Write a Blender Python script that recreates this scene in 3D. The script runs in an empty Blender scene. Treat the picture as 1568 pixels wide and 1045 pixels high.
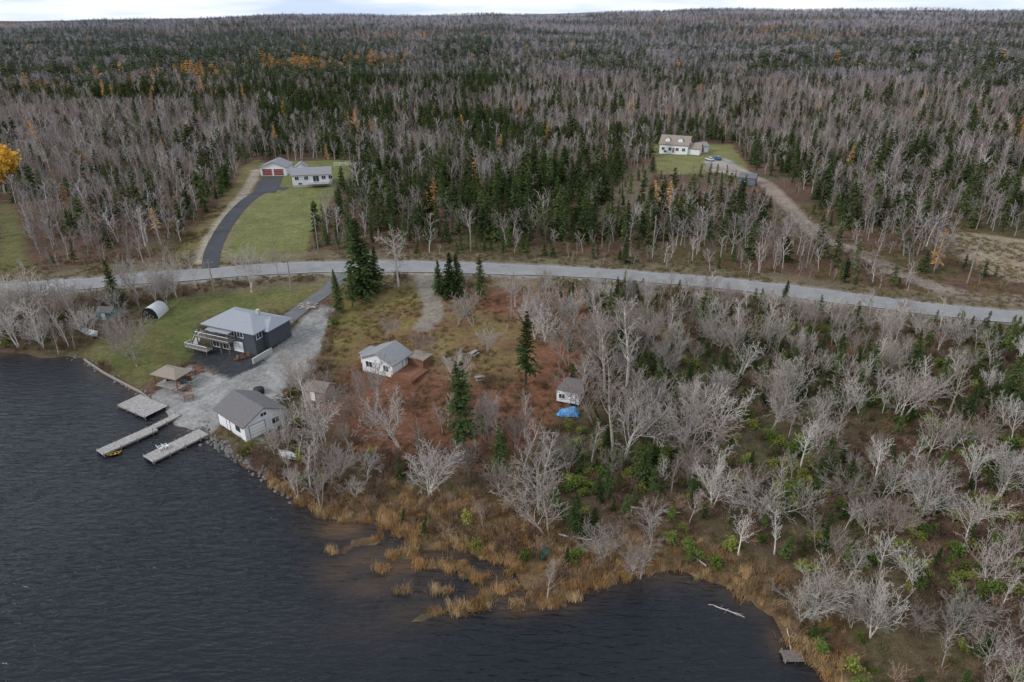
import bpy, math, random
import numpy as np
from mathutils import Vector, Matrix
from math import sin, cos, pi, radians
random.seed(7)
RNG = np.random.default_rng(7)
scene = bpy.context.scene
COL = scene.collection

# ------------------------------------------------------------ survey frame
CAMH = 60.0; PITCH = radians(25.45); F = 1045.0
cp, sp = cos(PITCH), sin(PITCH)
def G0(u, v, z=0.0):
    a = (u-784)/F; b = (522.5-v)/F
    dy = cp+b*sp; dz = -sp+b*cp
    t = (z-CAMH)/dz
    return (a*t, dy*t)
def to_uv(x, y, z):
    dz = z-CAMH
    dep = np.maximum(y*cp-dz*sp, 1.0)
    return 784+F*x/dep, 522.5-F*(y*sp+dz*cp)/dep

def ss(t):
    t = np.clip(t, 0, 1); return t*t*(3-2*t)
def vnoise(x, y, s, seed):
    x = x/s+seed*17.3; y = y/s+seed*9.1
    ix = np.floor(x); iy = np.floor(y); fx = x-ix; fy = y-iy
    fx = fx*fx*(3-2*fx); fy = fy*fy*(3-2*fy)
    def h(a, b):
        q = np.sin(a*127.1+b*311.7+seed*74.7)*43758.5453
        return q-np.floor(q)
    return (h(ix, iy)*(1-fx)+h(ix+1, iy)*fx)*(1-fy)+(h(ix, iy+1)*(1-fx)+h(ix+1, iy+1)*fx)*fy
def fbm(x, y, s, seed, o=3):
    r = 0; a = 1; tot = 0
    for i in range(o):
        r = r+a*vnoise(x, y, s/2**i, seed+i); tot += a; a *= .5
    return r/tot
def seg_dist(px, py, poly, closed=False):
    n = len(poly); d = np.full(np.shape(px), 1e18)
    for i in range(n if closed else n-1):
        ax, ay = poly[i]; bx, by = poly[(i+1) % n]
        vx, vy = bx-ax, by-ay; L = vx*vx+vy*vy+1e-9
        t = np.clip(((px-ax)*vx+(py-ay)*vy)/L, 0, 1)
        d = np.minimum(d, (px-ax-t*vx)**2+(py-ay-t*vy)**2)
    return np.sqrt(d)
def inside(px, py, poly):
    r = np.zeros(np.shape(px), bool); n = len(poly)
    for i in range(n):
        ax, ay = poly[i]; bx, by = poly[(i+1) % n]
        if ay == by: continue
        c = ((ay > py) != (by > py)) & (px < (bx-ax)*(py-ay)/(by-ay)+ax)
        r ^= c
    return r
def sdf(px, py, poly):   # >0 inside
    d = seg_dist(px, py, poly, True)
    return np.where(inside(px, py, poly), d, -d)

# ------------------------------------------------------------ terrain
shore_uv = [(0,541),(40,546),(70,549),(100,546),(130,553),(160,573),(195,592),(215,602),(235,618),(252,636),(270,652),(300,658),
 (318,668),(345,690),(385,716),(415,738),(450,760),(478,776),(500,800),(530,803),(575,798),(605,818),(650,838),(700,838),(730,852),(765,868),
 (790,885),(812,905),(838,930),(872,918),(905,900),(950,893),(985,880),(1010,884),(1040,878),(1075,892),(1110,905),(1150,925),(1185,943),(1205,962),
 (1213,985),(1240,1010),(1262,1045)]
shore = [G0(*p) for p in shore_uv]
water_poly = [(-3000, 420), (-900, 210), (-500,165),(-220,132),(-140,126)] + shore + [(30,38),(38,20),(60,-60),(120,-300),(200,-900),(-3000,-900)]
def axis(a, b, step, lo, hi, g=1.09):
    c = list(np.arange(a, b+.001, step)); s = step; v = a; L = []
    while v > lo: s *= g; v -= s; L.append(v)
    s = step; v = b; Rr = []
    while v < hi: s *= g; v += s; Rr.append(v)
    return np.array(L[::-1]+c+Rr)
xs = axis(-135, 150, .8, -6500, 6500, 1.08)
ys = axis(36, 260, .8, -900, 7000, 1.06)
X, Y = np.meshgrid(xs, ys)
ISL = [(655,940,30,6),(700,934,34,7),(738,922,20,10),(640,952,14,4),(793,930,14,6),(560,830,30,8),(610,850,30,8),(520,845,20,6),(585,872,20,6),(690,868,30,8),(728,884,26,8),(830,918,22,10),(560,862,14,5),(650,868,20,6),(770,905,16,6),
 (620,905,16,5),(540,885,14,4),(675,905,18,5)]
def height(X, Y):
    sd = -sdf(X, Y, water_poly)
    sd = sd+(fbm(X, Y, 6, 3)-.5)*3.2
    z = np.where(sd < 0, np.maximum(sd*.3, -2.5), .3*ss(sd/1.3)+5.0*ss(sd/90))
    z = z+(fbm(X, Y, 14, 5)-.5)*.7*ss(sd/14)
    for (u, v, ru, rv) in ISL:
        cx, cy = G0(u, v); rx = ru*cy/1045*1.1; ry = abs(G0(u, v-rv)[1]-cy)
        q = 1-((X-cx)/rx)**2-((Y-cy)/ry)**2+(fbm(X, Y, 1.8, 4)-.5)*1.6
        z = np.where((q > -1) & (sd < 2), np.maximum(z, .12*q), z)
    r = np.hypot(X, Y)
    prof = np.interp(X/np.maximum(Y, 1), [-1.2,-.75,-.55,-.3,0,.3,.5,.75,1.2], [4,6,18,44,54,78,72,66,60])
    hill = prof*ss((r-1300)/2700)*(.75+.5*fbm(X, Y, 900, 15, 2))
    und = (fbm(X, Y, 420, 11)-.45)*34*ss((r-330)/700)
    return z+np.where(Y > 0, hill+und, 0)
Z = height(X, Y)
def Hq(x, y):
    x = np.asarray(x, float); y = np.asarray(y, float)
    i = np.clip(np.searchsorted(xs, x)-1, 0, len(xs)-2); j = np.clip(np.searchsorted(ys, y)-1, 0, len(ys)-2)
    fx = np.clip((x-xs[i])/(xs[i+1]-xs[i]), 0, 1); fy = np.clip((y-ys[j])/(ys[j+1]-ys[j]), 0, 1)
    return (Z[j, i]*(1-fx)+Z[j, i+1]*fx)*(1-fy)+(Z[j+1, i]*(1-fx)+Z[j+1, i+1]*fx)*fy
def G(u, v):
    z = 0.
    for _ in range(6):
        x, y = G0(u, v, z); z = .5*z+.5*float(Hq(x, y))
    return x, y
def GP(L): return [G(*p) for p in L]
def h1(x, y): return float(Hq(x, y))

# ------------------------------------------------------------ materials
def newmat(name):
    m = bpy.data.materials.new(name); m.use_nodes = True
    nt = m.node_tree; b = nt.nodes['Principled BSDF']
    return m, nt, b
def N(nt, t, **k):
    n = nt.nodes.new(t)
    for a, v in k.items():
        if a in n.inputs.keys(): n.inputs[a].default_value = v
        else: setattr(n, a, v)
    return n
def M(name, col, rough=.85, var=.2, scale=2., bump=0., bscale=12., wave=None, metal=0., spec=.3):
    m, nt, b = newmat(name); L = nt.links.new
    tc = N(nt, 'ShaderNodeTexCoord')
    no = N(nt, 'ShaderNodeTexNoise'); no.inputs['Scale'].default_value = scale; no.inputs['Detail'].default_value = 7; no.inputs['Roughness'].default_value = .65
    L(tc.outputs['Object'], no.inputs['Vector'])
    mr = N(nt, 'ShaderNodeMapRange'); mr.inputs[1].default_value = .3; mr.inputs[2].default_value = .7
    mr.inputs[3].default_value = 1-var; mr.inputs[4].default_value = 1+var
    L(no.outputs['Fac'], mr.inputs[0])
    vs = N(nt, 'ShaderNodeVectorMath', operation='SCALE'); vs.inputs[0].default_value = col[:3]
    L(mr.outputs[0], vs.inputs['Scale']); L(vs.outputs[0], b.inputs['Base Color'])
    b.inputs['Roughness'].default_value = rough; b.inputs['Metallic'].default_value = metal
    b.inputs['Specular IOR Level'].default_value = spec
    if bump or wave:
        bp = N(nt, 'ShaderNodeBump'); bp.inputs['Strength'].default_value = bump or .5; bp.inputs['Distance'].default_value = .05
        if wave:
            w = N(nt, 'ShaderNodeTexWave', bands_direction=wave[0], wave_profile='SAW'); w.inputs['Scale'].default_value = wave[1]; w.inputs['Distortion'].default_value = 0
            L(tc.outputs['Object'], w.inputs['Vector']); L(w.outputs['Fac'], bp.inputs['Height'])
        else:
            n2 = N(nt, 'ShaderNodeTexNoise'); n2.inputs['Scale'].default_value = bscale; n2.inputs['Detail'].default_value = 6
            L(tc.outputs['Object'], n2.inputs['Vector']); L(n2.outputs['Fac'], bp.inputs['Height'])
        L(bp.outputs[0], b.inputs['Normal'])
    return m
def MD(name, col, col2=None, orand=.3, var=0., scale=1.2, painted_haze=0.):
    """matt foliage / bark: each plant gets its own tint; distance haze is painted into the colour of far woods, paler and bluer by location"""
    m, nt, b = newmat(name); nt.nodes.remove(b); L = nt.links.new
    df = N(nt, 'ShaderNodeBsdfDiffuse'); out = nt.nodes['Material Output']; L(df.outputs[0], out.inputs[0])
    oi = N(nt, 'ShaderNodeObjectInfo')
    m2 = N(nt, 'ShaderNodeMapRange'); m2.inputs[3].default_value = 1-orand; m2.inputs[4].default_value = 1+orand
    L(oi.outputs['Random'], m2.inputs[0]); fac = m2.outputs[0]
    if var:
        tc = N(nt, 'ShaderNodeTexCoord'); no = N(nt, 'ShaderNodeTexNoise'); no.inputs['Scale'].default_value = scale; no.inputs['Detail'].default_value = 2
        L(tc.outputs['Object'], no.inputs['Vector']); mr = N(nt, 'ShaderNodeMapRange'); mr.inputs[1].default_value = .3; mr.inputs[2].default_value = .7; mr.inputs[3].default_value = 1-var; mr.inputs[4].default_value = 1+var
        L(no.outputs['Fac'], mr.inputs[0]); mm = N(nt, 'ShaderNodeMath', operation='MULTIPLY'); L(fac, mm.inputs[0]); L(mr.outputs[0], mm.inputs[1]); fac = mm.outputs[0]
    vs = N(nt, 'ShaderNodeVectorMath', operation='SCALE'); L(fac, vs.inputs['Scale'])
    mx = N(nt, 'ShaderNodeMix', data_type='RGBA')
    w2 = N(nt, 'ShaderNodeMath', operation='MULTIPLY'); w2.inputs[1].default_value = 7.31; wn = N(nt, 'ShaderNodeMath', operation='FRACT')
    L(oi.outputs['Random'], w2.inputs[0]); L(w2.outputs[0], wn.inputs[0]); L(wn.outputs[0], mx.inputs[0])
    mx.inputs[6].default_value = (*col, 1); mx.inputs[7].default_value = (*(col2 or col), 1); L(mx.outputs[2], vs.inputs[0])
    cur = vs.outputs[0]
    if painted_haze:
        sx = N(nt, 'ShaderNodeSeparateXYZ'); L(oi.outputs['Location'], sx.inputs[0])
        mr = N(nt, 'ShaderNodeMapRange'); mr.inputs[1].default_value = 500; mr.inputs[2].default_value = 3500; mr.inputs[3].default_value = 0; mr.inputs[4].default_value = painted_haze; L(sx.outputs['Y'], mr.inputs[0])
        m3 = N(nt, 'ShaderNodeMix', data_type='RGBA'); L(mr.outputs[0], m3.inputs[0]); L(cur, m3.inputs[6]); m3.inputs[7].default_value = (.42,.43,.51,1); cur = m3.outputs[2]  # aerial haze painted into the plant colour, stronger with distance
    L(cur, df.inputs['Color']); return m

bark_pale = MD('bark_pale', (.52,.49,.45), (.25,.21,.18), .25, .4, 3)
twig_pale = MD('twig_pale', (.43,.40,.37), (.21,.165,.145), .25)
bark_mid = MD('bark_mid', (.46,.43,.40), (.20,.165,.145), .3)
twig_mid = MD('twig_mid', (.34,.30,.295), (.16,.12,.11), .27)
twig_far = MD('twig_far', (.33,.30,.315), (.20,.165,.175), .22, painted_haze=.7)  # bluish base tint and location mix both stand for distance haze
needle = MD('spruce_needles', (.036,.060,.022), (.082,.105,.036), .35, .4)
needle_far = MD('spruce_needles_far', (.045,.070,.034), (.090,.110,.048), .3, painted_haze=.4)
larch_m = MD('larch_needles', (.60,.33,.09), (.36,.20,.09), .25)
trunk_dark = MD('conifer_bark', (.10,.085,.07))
yleaf = MD('yellow_leaves', (.58,.34,.05), (.58,.34,.05), .2, .35)
shrub_b = MD('shrub_twigs', (.22,.155,.115), (.13,.08,.055), .4)
shrub_g = MD('shrub_leaves', (.060,.10,.022), (.17,.175,.042), .4)
reed_m = MD('reed_blades', (.34,.185,.07), (.42,.31,.18), .35)
weed_m = MD('dry_weeds_blades', (.19,.12,.065), (.12,.115,.05), .35)
rock_m = M('rock', (.15,.14,.135), var=.4, bump=.6, bscale=6)
white_s = M('white_siding', (.72,.73,.74), rough=.6, var=.06, wave=('Z', 1.3))
white_t = M('white_trim', (.78,.78,.78), rough=.5, var=.05)
dark_s = M('dark_grey_siding', (.065,.075,.09), rough=.7, var=.15, wave=('Z', 1.3))
roof_l = M('pale_metal_roof', (.25,.265,.29), rough=.6, var=.10, scale=2.5, wave=('X', .8))
roof_d = M('grey_shingle_roof', (.13,.125,.125), rough=.9, var=.2, scale=4, bump=.5, bscale=9)
roof_g = M('light_shingle_roof', (.22,.22,.23), rough=.9, var=.18, scale=4, bump=.5, bscale=9)
roof_b = M('brown_shingle_roof', (.24,.20,.165), rough=.9, var=.18, scale=4, bump=.5, bscale=9)
glass = M('window_glass', (.03,.04,.05), rough=.08, var=.3, spec=.6)
red_d = M('red_door', (.22,.035,.03), rough=.5, var=.1)
wood = M('weathered_wood', (.29,.275,.26), var=.35, scale=2.5, wave=('X', 1.1))
wood_d = M('dark_deck_wood', (.14,.12,.105), var=.3, scale=3)
wood_b = M('brown_wood', (.19,.09,.055), var=.25, scale=4)
wood_pole = M('pole_wood', (.24,.21,.18), var=.2)
beige_s = M('beige_siding', (.36,.27,.22), var=.12, wave=('Z', 1.3))
teal = M('teal_paint', (.03,.17,.17), var=.2)
tarp = M('blue_tarp', (.10,.27,.52), rough=.5, var=.35, scale=3, bump=.7, bscale=3)
fabric = M('white_fabric', (.5,.52,.53), rough=.6, var=.12)
black = M('black_rubber', (.02,.02,.02), rough=.6)
metal = M('grey_metal', (.3,.31,.32), rough=.4, metal=.6)
asph_n = M('new_asphalt', (.045,.047,.054), var=.2, scale=.6, bump=.2, bscale=30)
concrete = M('concrete', (.4,.39,.37), var=.15, bump=.2)
log_m = M('dead_log', (.42,.38,.34), var=.3)
yellow = M('yellow_plastic', (.6,.38,.03), rough=.4)
green_p = M('green_paint', (.03,.13,.09), rough=.5)
cav = M('painted_interior_shade', (.012,.012,.013), rough=1)

# ------------------------------------------------------------ mesh helpers
def mesh(name, v, f, mats, mi=None, smooth=False):
    me = bpy.data.meshes.new(name); me.from_pydata([tuple(a) for a in v], [], f)
    for m in (mats if isinstance(mats, (list, tuple)) else [mats]): me.materials.append(m)
    if mi is not None: me.polygons.foreach_set('material_index', mi)
    if smooth: me.polygons.foreach_set('use_smooth', [True]*len(me.polygons))
    me.update(); return me
def obj(name, me, parent=None, loc=None, link=True):
    o = bpy.data.objects.new(name, me)
    if parent: o.parent = parent
    if loc is not None: o.location = loc
    if link: COL.objects.link(o)
    return o
BF = [(0,3,2,1),(4,5,6,7),(0,1,5,4),(1,2,6,5),(2,3,7,6),(3,0,4,7)]
class MB:
    def __init__(s): s.v = []; s.f = []; s.m = []
    def quad(s, a, b, c, d, mi=0):
        n = len(s.v); s.v += [a, b, c, d]; s.f.append((n, n+1, n+2, n+3)); s.m.append(mi)
    def box(s, x0, x1, y0, y1, z0, z1, mi=0):
        n = len(s.v); s.v += [(x0,y0,z0),(x1,y0,z0),(x1,y1,z0),(x0,y1,z0),(x0,y0,z1),(x1,y0,z1),(x1,y1,z1),(x0,y1,z1)]
        s.f += [tuple(n+i for i in q) for q in BF]; s.m += [mi]*6
    def tube(s, pts, rad, n=4, mi=0):
        base = len(s.v); k = len(pts)
        for i, p in enumerate(pts):
            d = (pts[min(i+1, k-1)]-pts[max(i-1, 0)])
            d = d.normalized() if d.length > 1e-9 else Vector((0,0,1))
            a = Vector((1,0,0)) if abs(d.x) < .7 else Vector((0,1,0))
            t1 = d.cross(a).normalized(); t2 = d.cross(t1)
            for j in range(n):
                q = 2*pi*j/n; s.v.append(p+(t1*cos(q)+t2*sin(q))*rad[i])
        for i in range(k-1):
            for j in range(n):
                a = base+i*n+j; b = base+i*n+(j+1) % n
                s.f.append((a, b, b+n, a+n)); s.m.append(mi)
    def cone(s, p, q, r, mi=0):
        d = (q-p).normalized(); a = Vector((1,0,0)) if abs(d.x) < .7 else Vector((0,1,0))
        t1 = d.cross(a).normalized(); t2 = d.cross(t1); b = len(s.v)
        for j in range(3):
            w = 2*pi*j/3; s.v.append(p+(t1*cos(w)+t2*sin(w))*r)
        s.v.append(q)
        for j in range(3): s.f.append((b+j, b+(j+1) % 3, b+3)); s.m.append(mi)
    def out(s, name, mats, smooth=False): return mesh(name, s.v, s.f, mats, s.m, smooth)

# ------------------------------------------------------------ trees
def grow(mb, p, d, L, r, lvl, R, c):
    ns = c['seg'][lvl]; pts = [p]; rad = [r]
    w = c['wig'][lvl]; up = c['up'][lvl]
    for i in range(ns):
        d = (d+Vector((R.gauss(0,w), R.gauss(0,w), R.gauss(0,w)+up))).normalized()
        p = p+d*(L/ns); pts.append(p); rad.append(max(r*(1-(i+1)/ns*.8), c['rmin']))
    mi = 0 if lvl < c['ml'] else 1
    if ns == 1: mb.cone(pts[0], pts[1], r, mi)
    else: mb.tube(pts, rad, c['sd'][lvl], mi)
    if lvl >= len(c['n']): return
    n = c['n'][lvl]; t0 = c['t0'][lvl]; az = R.random()*6.28
    for k in range(n):
        t = t0+(1-t0)*(k+R.random()*.9)/n
        q = t*ns; i = min(int(q), ns-1); fr = q-i
        pos = pts[i].lerp(pts[i+1], fr); pd = (pts[i+1]-pts[i]).normalized()
        az += 2.4+R.uniform(-.5,.5); an = c['ang'][lvl]*R.uniform(.65,1.25)
        a = Vector((0,0,1)) if abs(pd.z) < .9 else Vector((1,0,0))
        s1 = pd.cross(a).normalized(); s2 = s1.cross(pd)
        cd = pd*cos(an)+(s1*cos(az)+s2*sin(az))*sin(an)
        if lvl == 0: pr = .5+.5*sin(pi*min(1, .2+.75*(t-t0)/(1-t0)))
        else: pr = 1-.5*t
        grow(mb, pos, cd, L*c['len'][lvl]*pr*R.uniform(.65,1.2), max((rad[i]*(1-fr)+rad[i+1]*fr)*c['rr'], c['rmin']), lvl+1, R, c)
def bare(name, seed, H, kind, lod, mats):
    R = random.Random(seed); mb = MB()
    if kind == 'spread':
        c = dict(n=[9,7,5,3], t0=[.3,.2,.15,.1], ang=[.75,.7,.75,.7], len=[.95,.48,.5,.5], up=[.0,.10,.08,.05,.03], L0=.55)
    elif kind == 'slim':
        c = dict(n=[17,6,4,2], t0=[.3,.15,.1,.1], ang=[.75,.7,.75,.7], len=[.25,.5,.5,.6], up=[.02,.13,.1,.05,.03], L0=1.)
    else:
        c = dict(n=[13,6,5,2], t0=[.35,.2,.15,.1], ang=[.85,.75,.75,.7], len=[.40,.48,.5,.6], up=[.01,.12,.1,.05,.03], L0=.85)
    c['wig'] = [.05,.12,.16,.2,.2]; c['rr'] = .55
    if lod == 0: c['seg'] = [8,5,3,2,1]; c['sd'] = [6,4,3,3,3]; c['rmin'] = .016; c['ml'] = 2
    elif lod == 1:
        c['seg'] = [6,3,2,1]; c['sd'] = [4,3,3,3]; c['rmin'] = .032; c['n'] = [max(7,c['n'][0]-3),5,4]; c['ml'] = 2; c['len'] = [c['len'][0], c['len'][1], .6]
    else:
        c['seg'] = [4,2,1]; c['sd'] = [3,3,3]; c['rmin'] = .07; c['n'] = [9,6]; c['ml'] = 1
    stems = 1
    if kind == 'spread' and lod == 0: stems = R.choice([1,2,3])
    for s in range(stems):
        d = Vector((R.gauss(0,.06+.16*(stems > 1)), R.gauss(0,.06+.16*(stems > 1)), 1)).normalized()
        grow(mb, Vector((R.gauss(0,.15)*(stems > 1), R.gauss(0,.15)*(stems > 1), -.3)), d, H*c['L0'], .017*H*(1 if stems == 1 else .75), 0, R, c)
    return mb.out(name, mats)
def conifer(name, seed, H, W, nwh, nb, nj, mats, sparse=0., skirt=.06, gap=0., qs=1.):
    R = random.Random(seed); mb = MB()
    mb.tube([Vector((0,0,-.3)), Vector((R.gauss(0,.05),R.gauss(0,.05),H*.5)), Vector((R.gauss(0,.08),R.gauss(0,.08),H*.98))], [.018*H,.012*H,.01], 5, 0)
    for w in range(nwh):
        s = skirt+(1-skirt)*((w+R.random()*.6)/nwh)**.92
        if R.random() < gap: continue
        rad = W*((1-s)**.75)*R.uniform(.7,1.15)+.06
        for b in range(nb):
            if R.random() < sparse: continue
            az = R.random()*6.283; L = rad*R.uniform(.55,1.15)
            el = -.25+.75*s+R.gauss(0,.12)
            o = Vector((cos(az), sin(az), 0)); z0 = s*H
            side = Vector((-sin(az), cos(az), 0))
            for j in range(nj):
                f = (j+R.random())/nj
                c = o*(L*f)+Vector((0,0,z0+el*L*f-.18*L*f*f))
                ll = (.22*L+.16)*R.uniform(.7,1.3)*qs; ww = ll*R.uniform(.3,.5)
                tw = R.choice([-1,1])*R.uniform(.1,1.0)
                dd = (o*cos(tw)+side*sin(tw)+Vector((0,0,el-.25+R.gauss(0,.25)))).normalized()
                sd = dd.cross(Vector((R.gauss(0,.35),R.gauss(0,.35),1))).normalized()
                mb.quad(c, c+dd*ll*.5+sd*ww, c+dd*ll, c+dd*ll*.55-sd*ww, 1)
    return mb.out(name, mats)
def leafy(name, seed, H, mats, nleaf=3500, ls=.16, lo=.25):
    R = random.Random(seed); mb = MB()
    c = dict(n=[8,6], t0=[.25,.2], ang=[.8,.7], len=[.75,.5], up=[0,.1,.05], L0=.7, wig=[.05,.1,.15], rr=.5, seg=[6,4,2], sd=[5,4,3], rmin=.02, ml=9)
    grow(mb, Vector((0,0,-.2)), Vector((0,0,1)), H*.65, .02*H, 0, R, c)
    tips = [Vector(v) for v in mb.v[60:] if v[2] > H*lo]
    for i in range(nleaf):
        p = R.choice(tips)+Vector((R.gauss(0,.3),R.gauss(0,.3),R.gauss(0,.25)))*(H/8)
        a = Vector((R.gauss(0,1),R.gauss(0,1),R.gauss(0,1))).normalized(); b = a.cross(Vector((R.gauss(0,1),R.gauss(0,1),.3))).normalized()
        l = ls*R.uniform(.6,1.3)
        mb.quad(p-a*l, p+b*l*.6, p+a*l, p-b*l*.6, 1)
    return mb.out(name, mats)
def shrub(name, seed, H, mats, n=14):
    R = random.Random(seed); mb = MB()
    c = dict(n=[5,3], t0=[.2,.1], ang=[.6,.7], len=[.5,.5], up=[.05,.05,.0], wig=[.12,.18,.2], rr=.6, seg=[3,2,1], sd=[3,3,3], rmin=.014, ml=9)
    for i in range(n):
        d = Vector((R.gauss(0,.5),R.gauss(0,.5),1)).normalized()
        grow(mb, Vector((R.gauss(0,.25),R.gauss(0,.25),-.1)), d, H*R.uniform(.5,1.05), .018, 0, R, c)
    return mb.out(name, mats)
def gshrub(name, seed, H, mats, n=420, ls=.11):
    R = random.Random(seed); mb = MB()
    for k in range(8):
        d = Vector((R.gauss(0,.5),R.gauss(0,.5),1)); mb.cone(Vector((0,0,-.1)), d*H*.7, .02, 0)
    lob = [Vector((R.gauss(0,.38)*H, R.gauss(0,.38)*H, H*R.uniform(.25,.85))) for _ in range(9)]
    for i in range(n):
        p = R.choice(lob)+Vector((R.gauss(0,.16),R.gauss(0,.16),R.gauss(0,.16)))*H
        a = Vector((R.gauss(0,1),R.gauss(0,1),R.gauss(0,.6))).normalized(); b = a.cross(Vector((R.gauss(0,.5),R.gauss(0,.5),1))).normalized()
        l = ls*R.uniform(.6,1.4); mb.quad(p-a*l, p+b*l*.6, p+a*l, p-b*l*.6, 1)
    return mb.out(name, mats)
def tuft(name, seed, H, n, spread, mats, w=.02):
    R = random.Random(seed); mb = MB()
    for i in range(n):
        x, y = R.gauss(0,spread), R.gauss(0,spread); a = R.random()*6.28; h = H*R.uniform(.5,1.1); ln = R.uniform(.1,.6)
        b = R.random()*6.28; dx, dy = cos(a)*w, sin(a)*w; k = len(mb.v)
        mb.v += [(x-dx,y-dy,-.05),(x+dx,y+dy,-.05),(x+dx*.7+cos(b)*ln*h*.35,y+dy*.7+sin(b)*ln*h*.35,h*.65),(x-dx*.7+cos(b)*ln*h*.35,y-dy*.7+sin(b)*ln*h*.35,h*.65),(x+cos(b)*ln*h,y+sin(b)*ln*h,h)]
        mb.f += [(k,k+1,k+2,k+3),(k+3,k+2,k+4)]; mb.m += [0,0]
    return mb.out(name, mats)

near_bare = [bare('bare_tree_mesh', 10+i, 10, k, 0, [bark_pale, twig_pale]) for i, k in enumerate(['spread','spread','spread','spread','round','round','round','slim','slim'])]
near_con = [conifer('spruce_mesh', 40+i, 10, w, 52, 9, 9, [trunk_dark, needle], sparse=s, skirt=k, gap=g, qs=.8) for i, (w, s, k, g) in enumerate([(2.0,.1,.08,0),(2.5,.05,.05,0),(1.7,.35,.2,.12),(2.0,.4,.25,.18)])]
protos = []
def proto(name, me): protos.append((name, me))
for i, k in enumerate(['round','slim','round','slim','spread']): proto('p%02d_bare_tree' % i, bare('bare_mid', 60+i, 10, k, 1, [bark_mid, twig_mid]))
for i, (w, s, k) in enumerate([(1.9,.1,.08),(2.4,.1,.1),(1.6,.3,.2),(2.0,.2,.25)]): proto('p%02d_spruce' % (5+i), conifer('spruce_mid', 70+i, 10, w, 26, 6, 4, [trunk_dark, needle], sparse=s, skirt=k, qs=1.7))
for i in range(2): proto('p%02d_larch' % (9+i), conifer('larch_mid', 80+i, 10, 1.9, 26, 6, 4, [bark_mid, larch_m], sparse=.25, skirt=.12, qs=1.4))
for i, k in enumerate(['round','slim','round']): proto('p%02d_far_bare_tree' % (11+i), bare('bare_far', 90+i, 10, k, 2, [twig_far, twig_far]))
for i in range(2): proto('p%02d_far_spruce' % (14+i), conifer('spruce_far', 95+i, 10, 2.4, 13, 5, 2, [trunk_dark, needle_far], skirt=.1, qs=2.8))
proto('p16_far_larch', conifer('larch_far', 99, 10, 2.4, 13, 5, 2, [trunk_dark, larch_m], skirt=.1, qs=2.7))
for i in range(3): proto('p%02d_twig_shrub' % (17+i), shrub('shrub_mesh', 110+i, 1.6, [shrub_b]))
for i in range(2): proto('p%02d_leaf_shrub' % (20+i), gshrub('gshrub_mesh', 120+i, 1.3, [shrub_b, shrub_g]))
for i in range(2): proto('p%02d_reed_tuft' % (22+i), tuft('reed_mesh', 130+i, 1.3, 80, .38, [reed_m]))
for i in range(2): proto('p%02d_weed_tuft' % (24+i), tuft('weed_mesh', 140+i, .5, 50, .35, [weed_m], .025))
PC = bpy.data.collections.new('plant_library')
for n, m in protos:
    PC.objects.link(bpy.data.objects.new(n, m))

def scatter(name, P, idx, rot, sc):
    me = bpy.data.meshes.new(name); me.vertices.add(len(P))
    me.vertices.foreach_set('co', np.asarray(P, np.float32).ravel())
    a = me.attributes.new('idx', 'INT', 'POINT'); a.data.foreach_set('value', np.asarray(idx, np.int32))
    a = me.attributes.new('rot', 'FLOAT_VECTOR', 'POINT'); a.data.foreach_set('vector', np.asarray(rot, np.float32).ravel())
    a = me.attributes.new('sc', 'FLOAT_VECTOR', 'POINT'); a.data.foreach_set('vector', np.asarray(sc, np.float32).ravel())
    o = obj(name, me)
    ng = bpy.data.node_groups.new(name+'_nodes', 'GeometryNodeTree')
    ng.interface.new_socket('Geometry', in_out='INPUT', socket_type='NodeSocketGeometry')
    ng.interface.new_socket('Geometry', in_out='OUTPUT', socket_type='NodeSocketGeometry')
    gi = ng.nodes.new('NodeGroupInput'); go = ng.nodes.new('NodeGroupOutput')
    ip = ng.nodes.new('GeometryNodeInstanceOnPoints'); ci = ng.nodes.new('GeometryNodeCollectionInfo')
    ci.inputs['Collection'].default_value = PC; ci.inputs['Separate Children'].default_value = True; ci.inputs['Reset Children'].default_value = True
    def na(n, t):
        x = ng.nodes.new('GeometryNodeInputNamedAttribute'); x.data_type = t; x.inputs['Name'].default_value = n
        return [s for s in x.outputs if s.enabled][0]
    L = ng.links.new
    L(gi.outputs[0], ip.inputs['Points']); L(ci.outputs[0], ip.inputs['Instance'])
    ip.inputs['Pick Instance'].default_value = True
    L(na('idx','INT'), ip.inputs['Instance Index']); L(na('rot','FLOAT_VECTOR'), ip.inputs['Rotation']); L(na('sc','FLOAT_VECTOR'), ip.inputs['Scale'])
    L(ip.outputs[0], go.inputs[0])
    md = o.modifiers.new('scatter', 'NODES'); md.node_group = ng
    return o
def rots(n, tilt=.05):
    return np.stack([RNG.normal(0,tilt,n), RNG.normal(0,tilt,n), RNG.uniform(0,6.283,n)], 1)

# ------------------------------------------------------------ zones
def smooth_line(pts, step=2.):
    P = np.array(pts, float); P = np.vstack([2*P[0]-P[1], P, 2*P[-1]-P[-2]]); out = []
    for i in range(1, len(P)-2):
        n = max(2, int(np.hypot(*(P[i+1]-P[i]))/step))
        for k in range(n):
            t = k/n
            out.append(.5*((2*P[i])+(-P[i-1]+P[i+1])*t+(2*P[i-1]-5*P[i]+4*P[i+1]-P[i+2])*t*t+(-P[i-1]+3*P[i]-3*P[i+1]+P[i+2])*t**3))
    out.append(P[-2]); return [tuple(a) for a in out]
road_w = GP([(-10,446),(100,438),(200,429),(300,422),(400,414),(480,411),(560,410),(650,410),(750,413),(850,417),(950,423),(1050,431),(1150,441),(1250,453),(1350,466),(1450,478),(1568,489)])
a0 = road_w[0]; a1 = road_w[1]; z0 = road_w[-1]; z1 = road_w[-2]
road_w = [(a0[0]-260, a0[1]-60), (a0[0]-90, a0[1]-16)]+road_w+[(z0[0]+60, z0[1]-14), (z0[0]+200, z0[1]-60)]
road = smooth_line(road_w)
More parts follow.
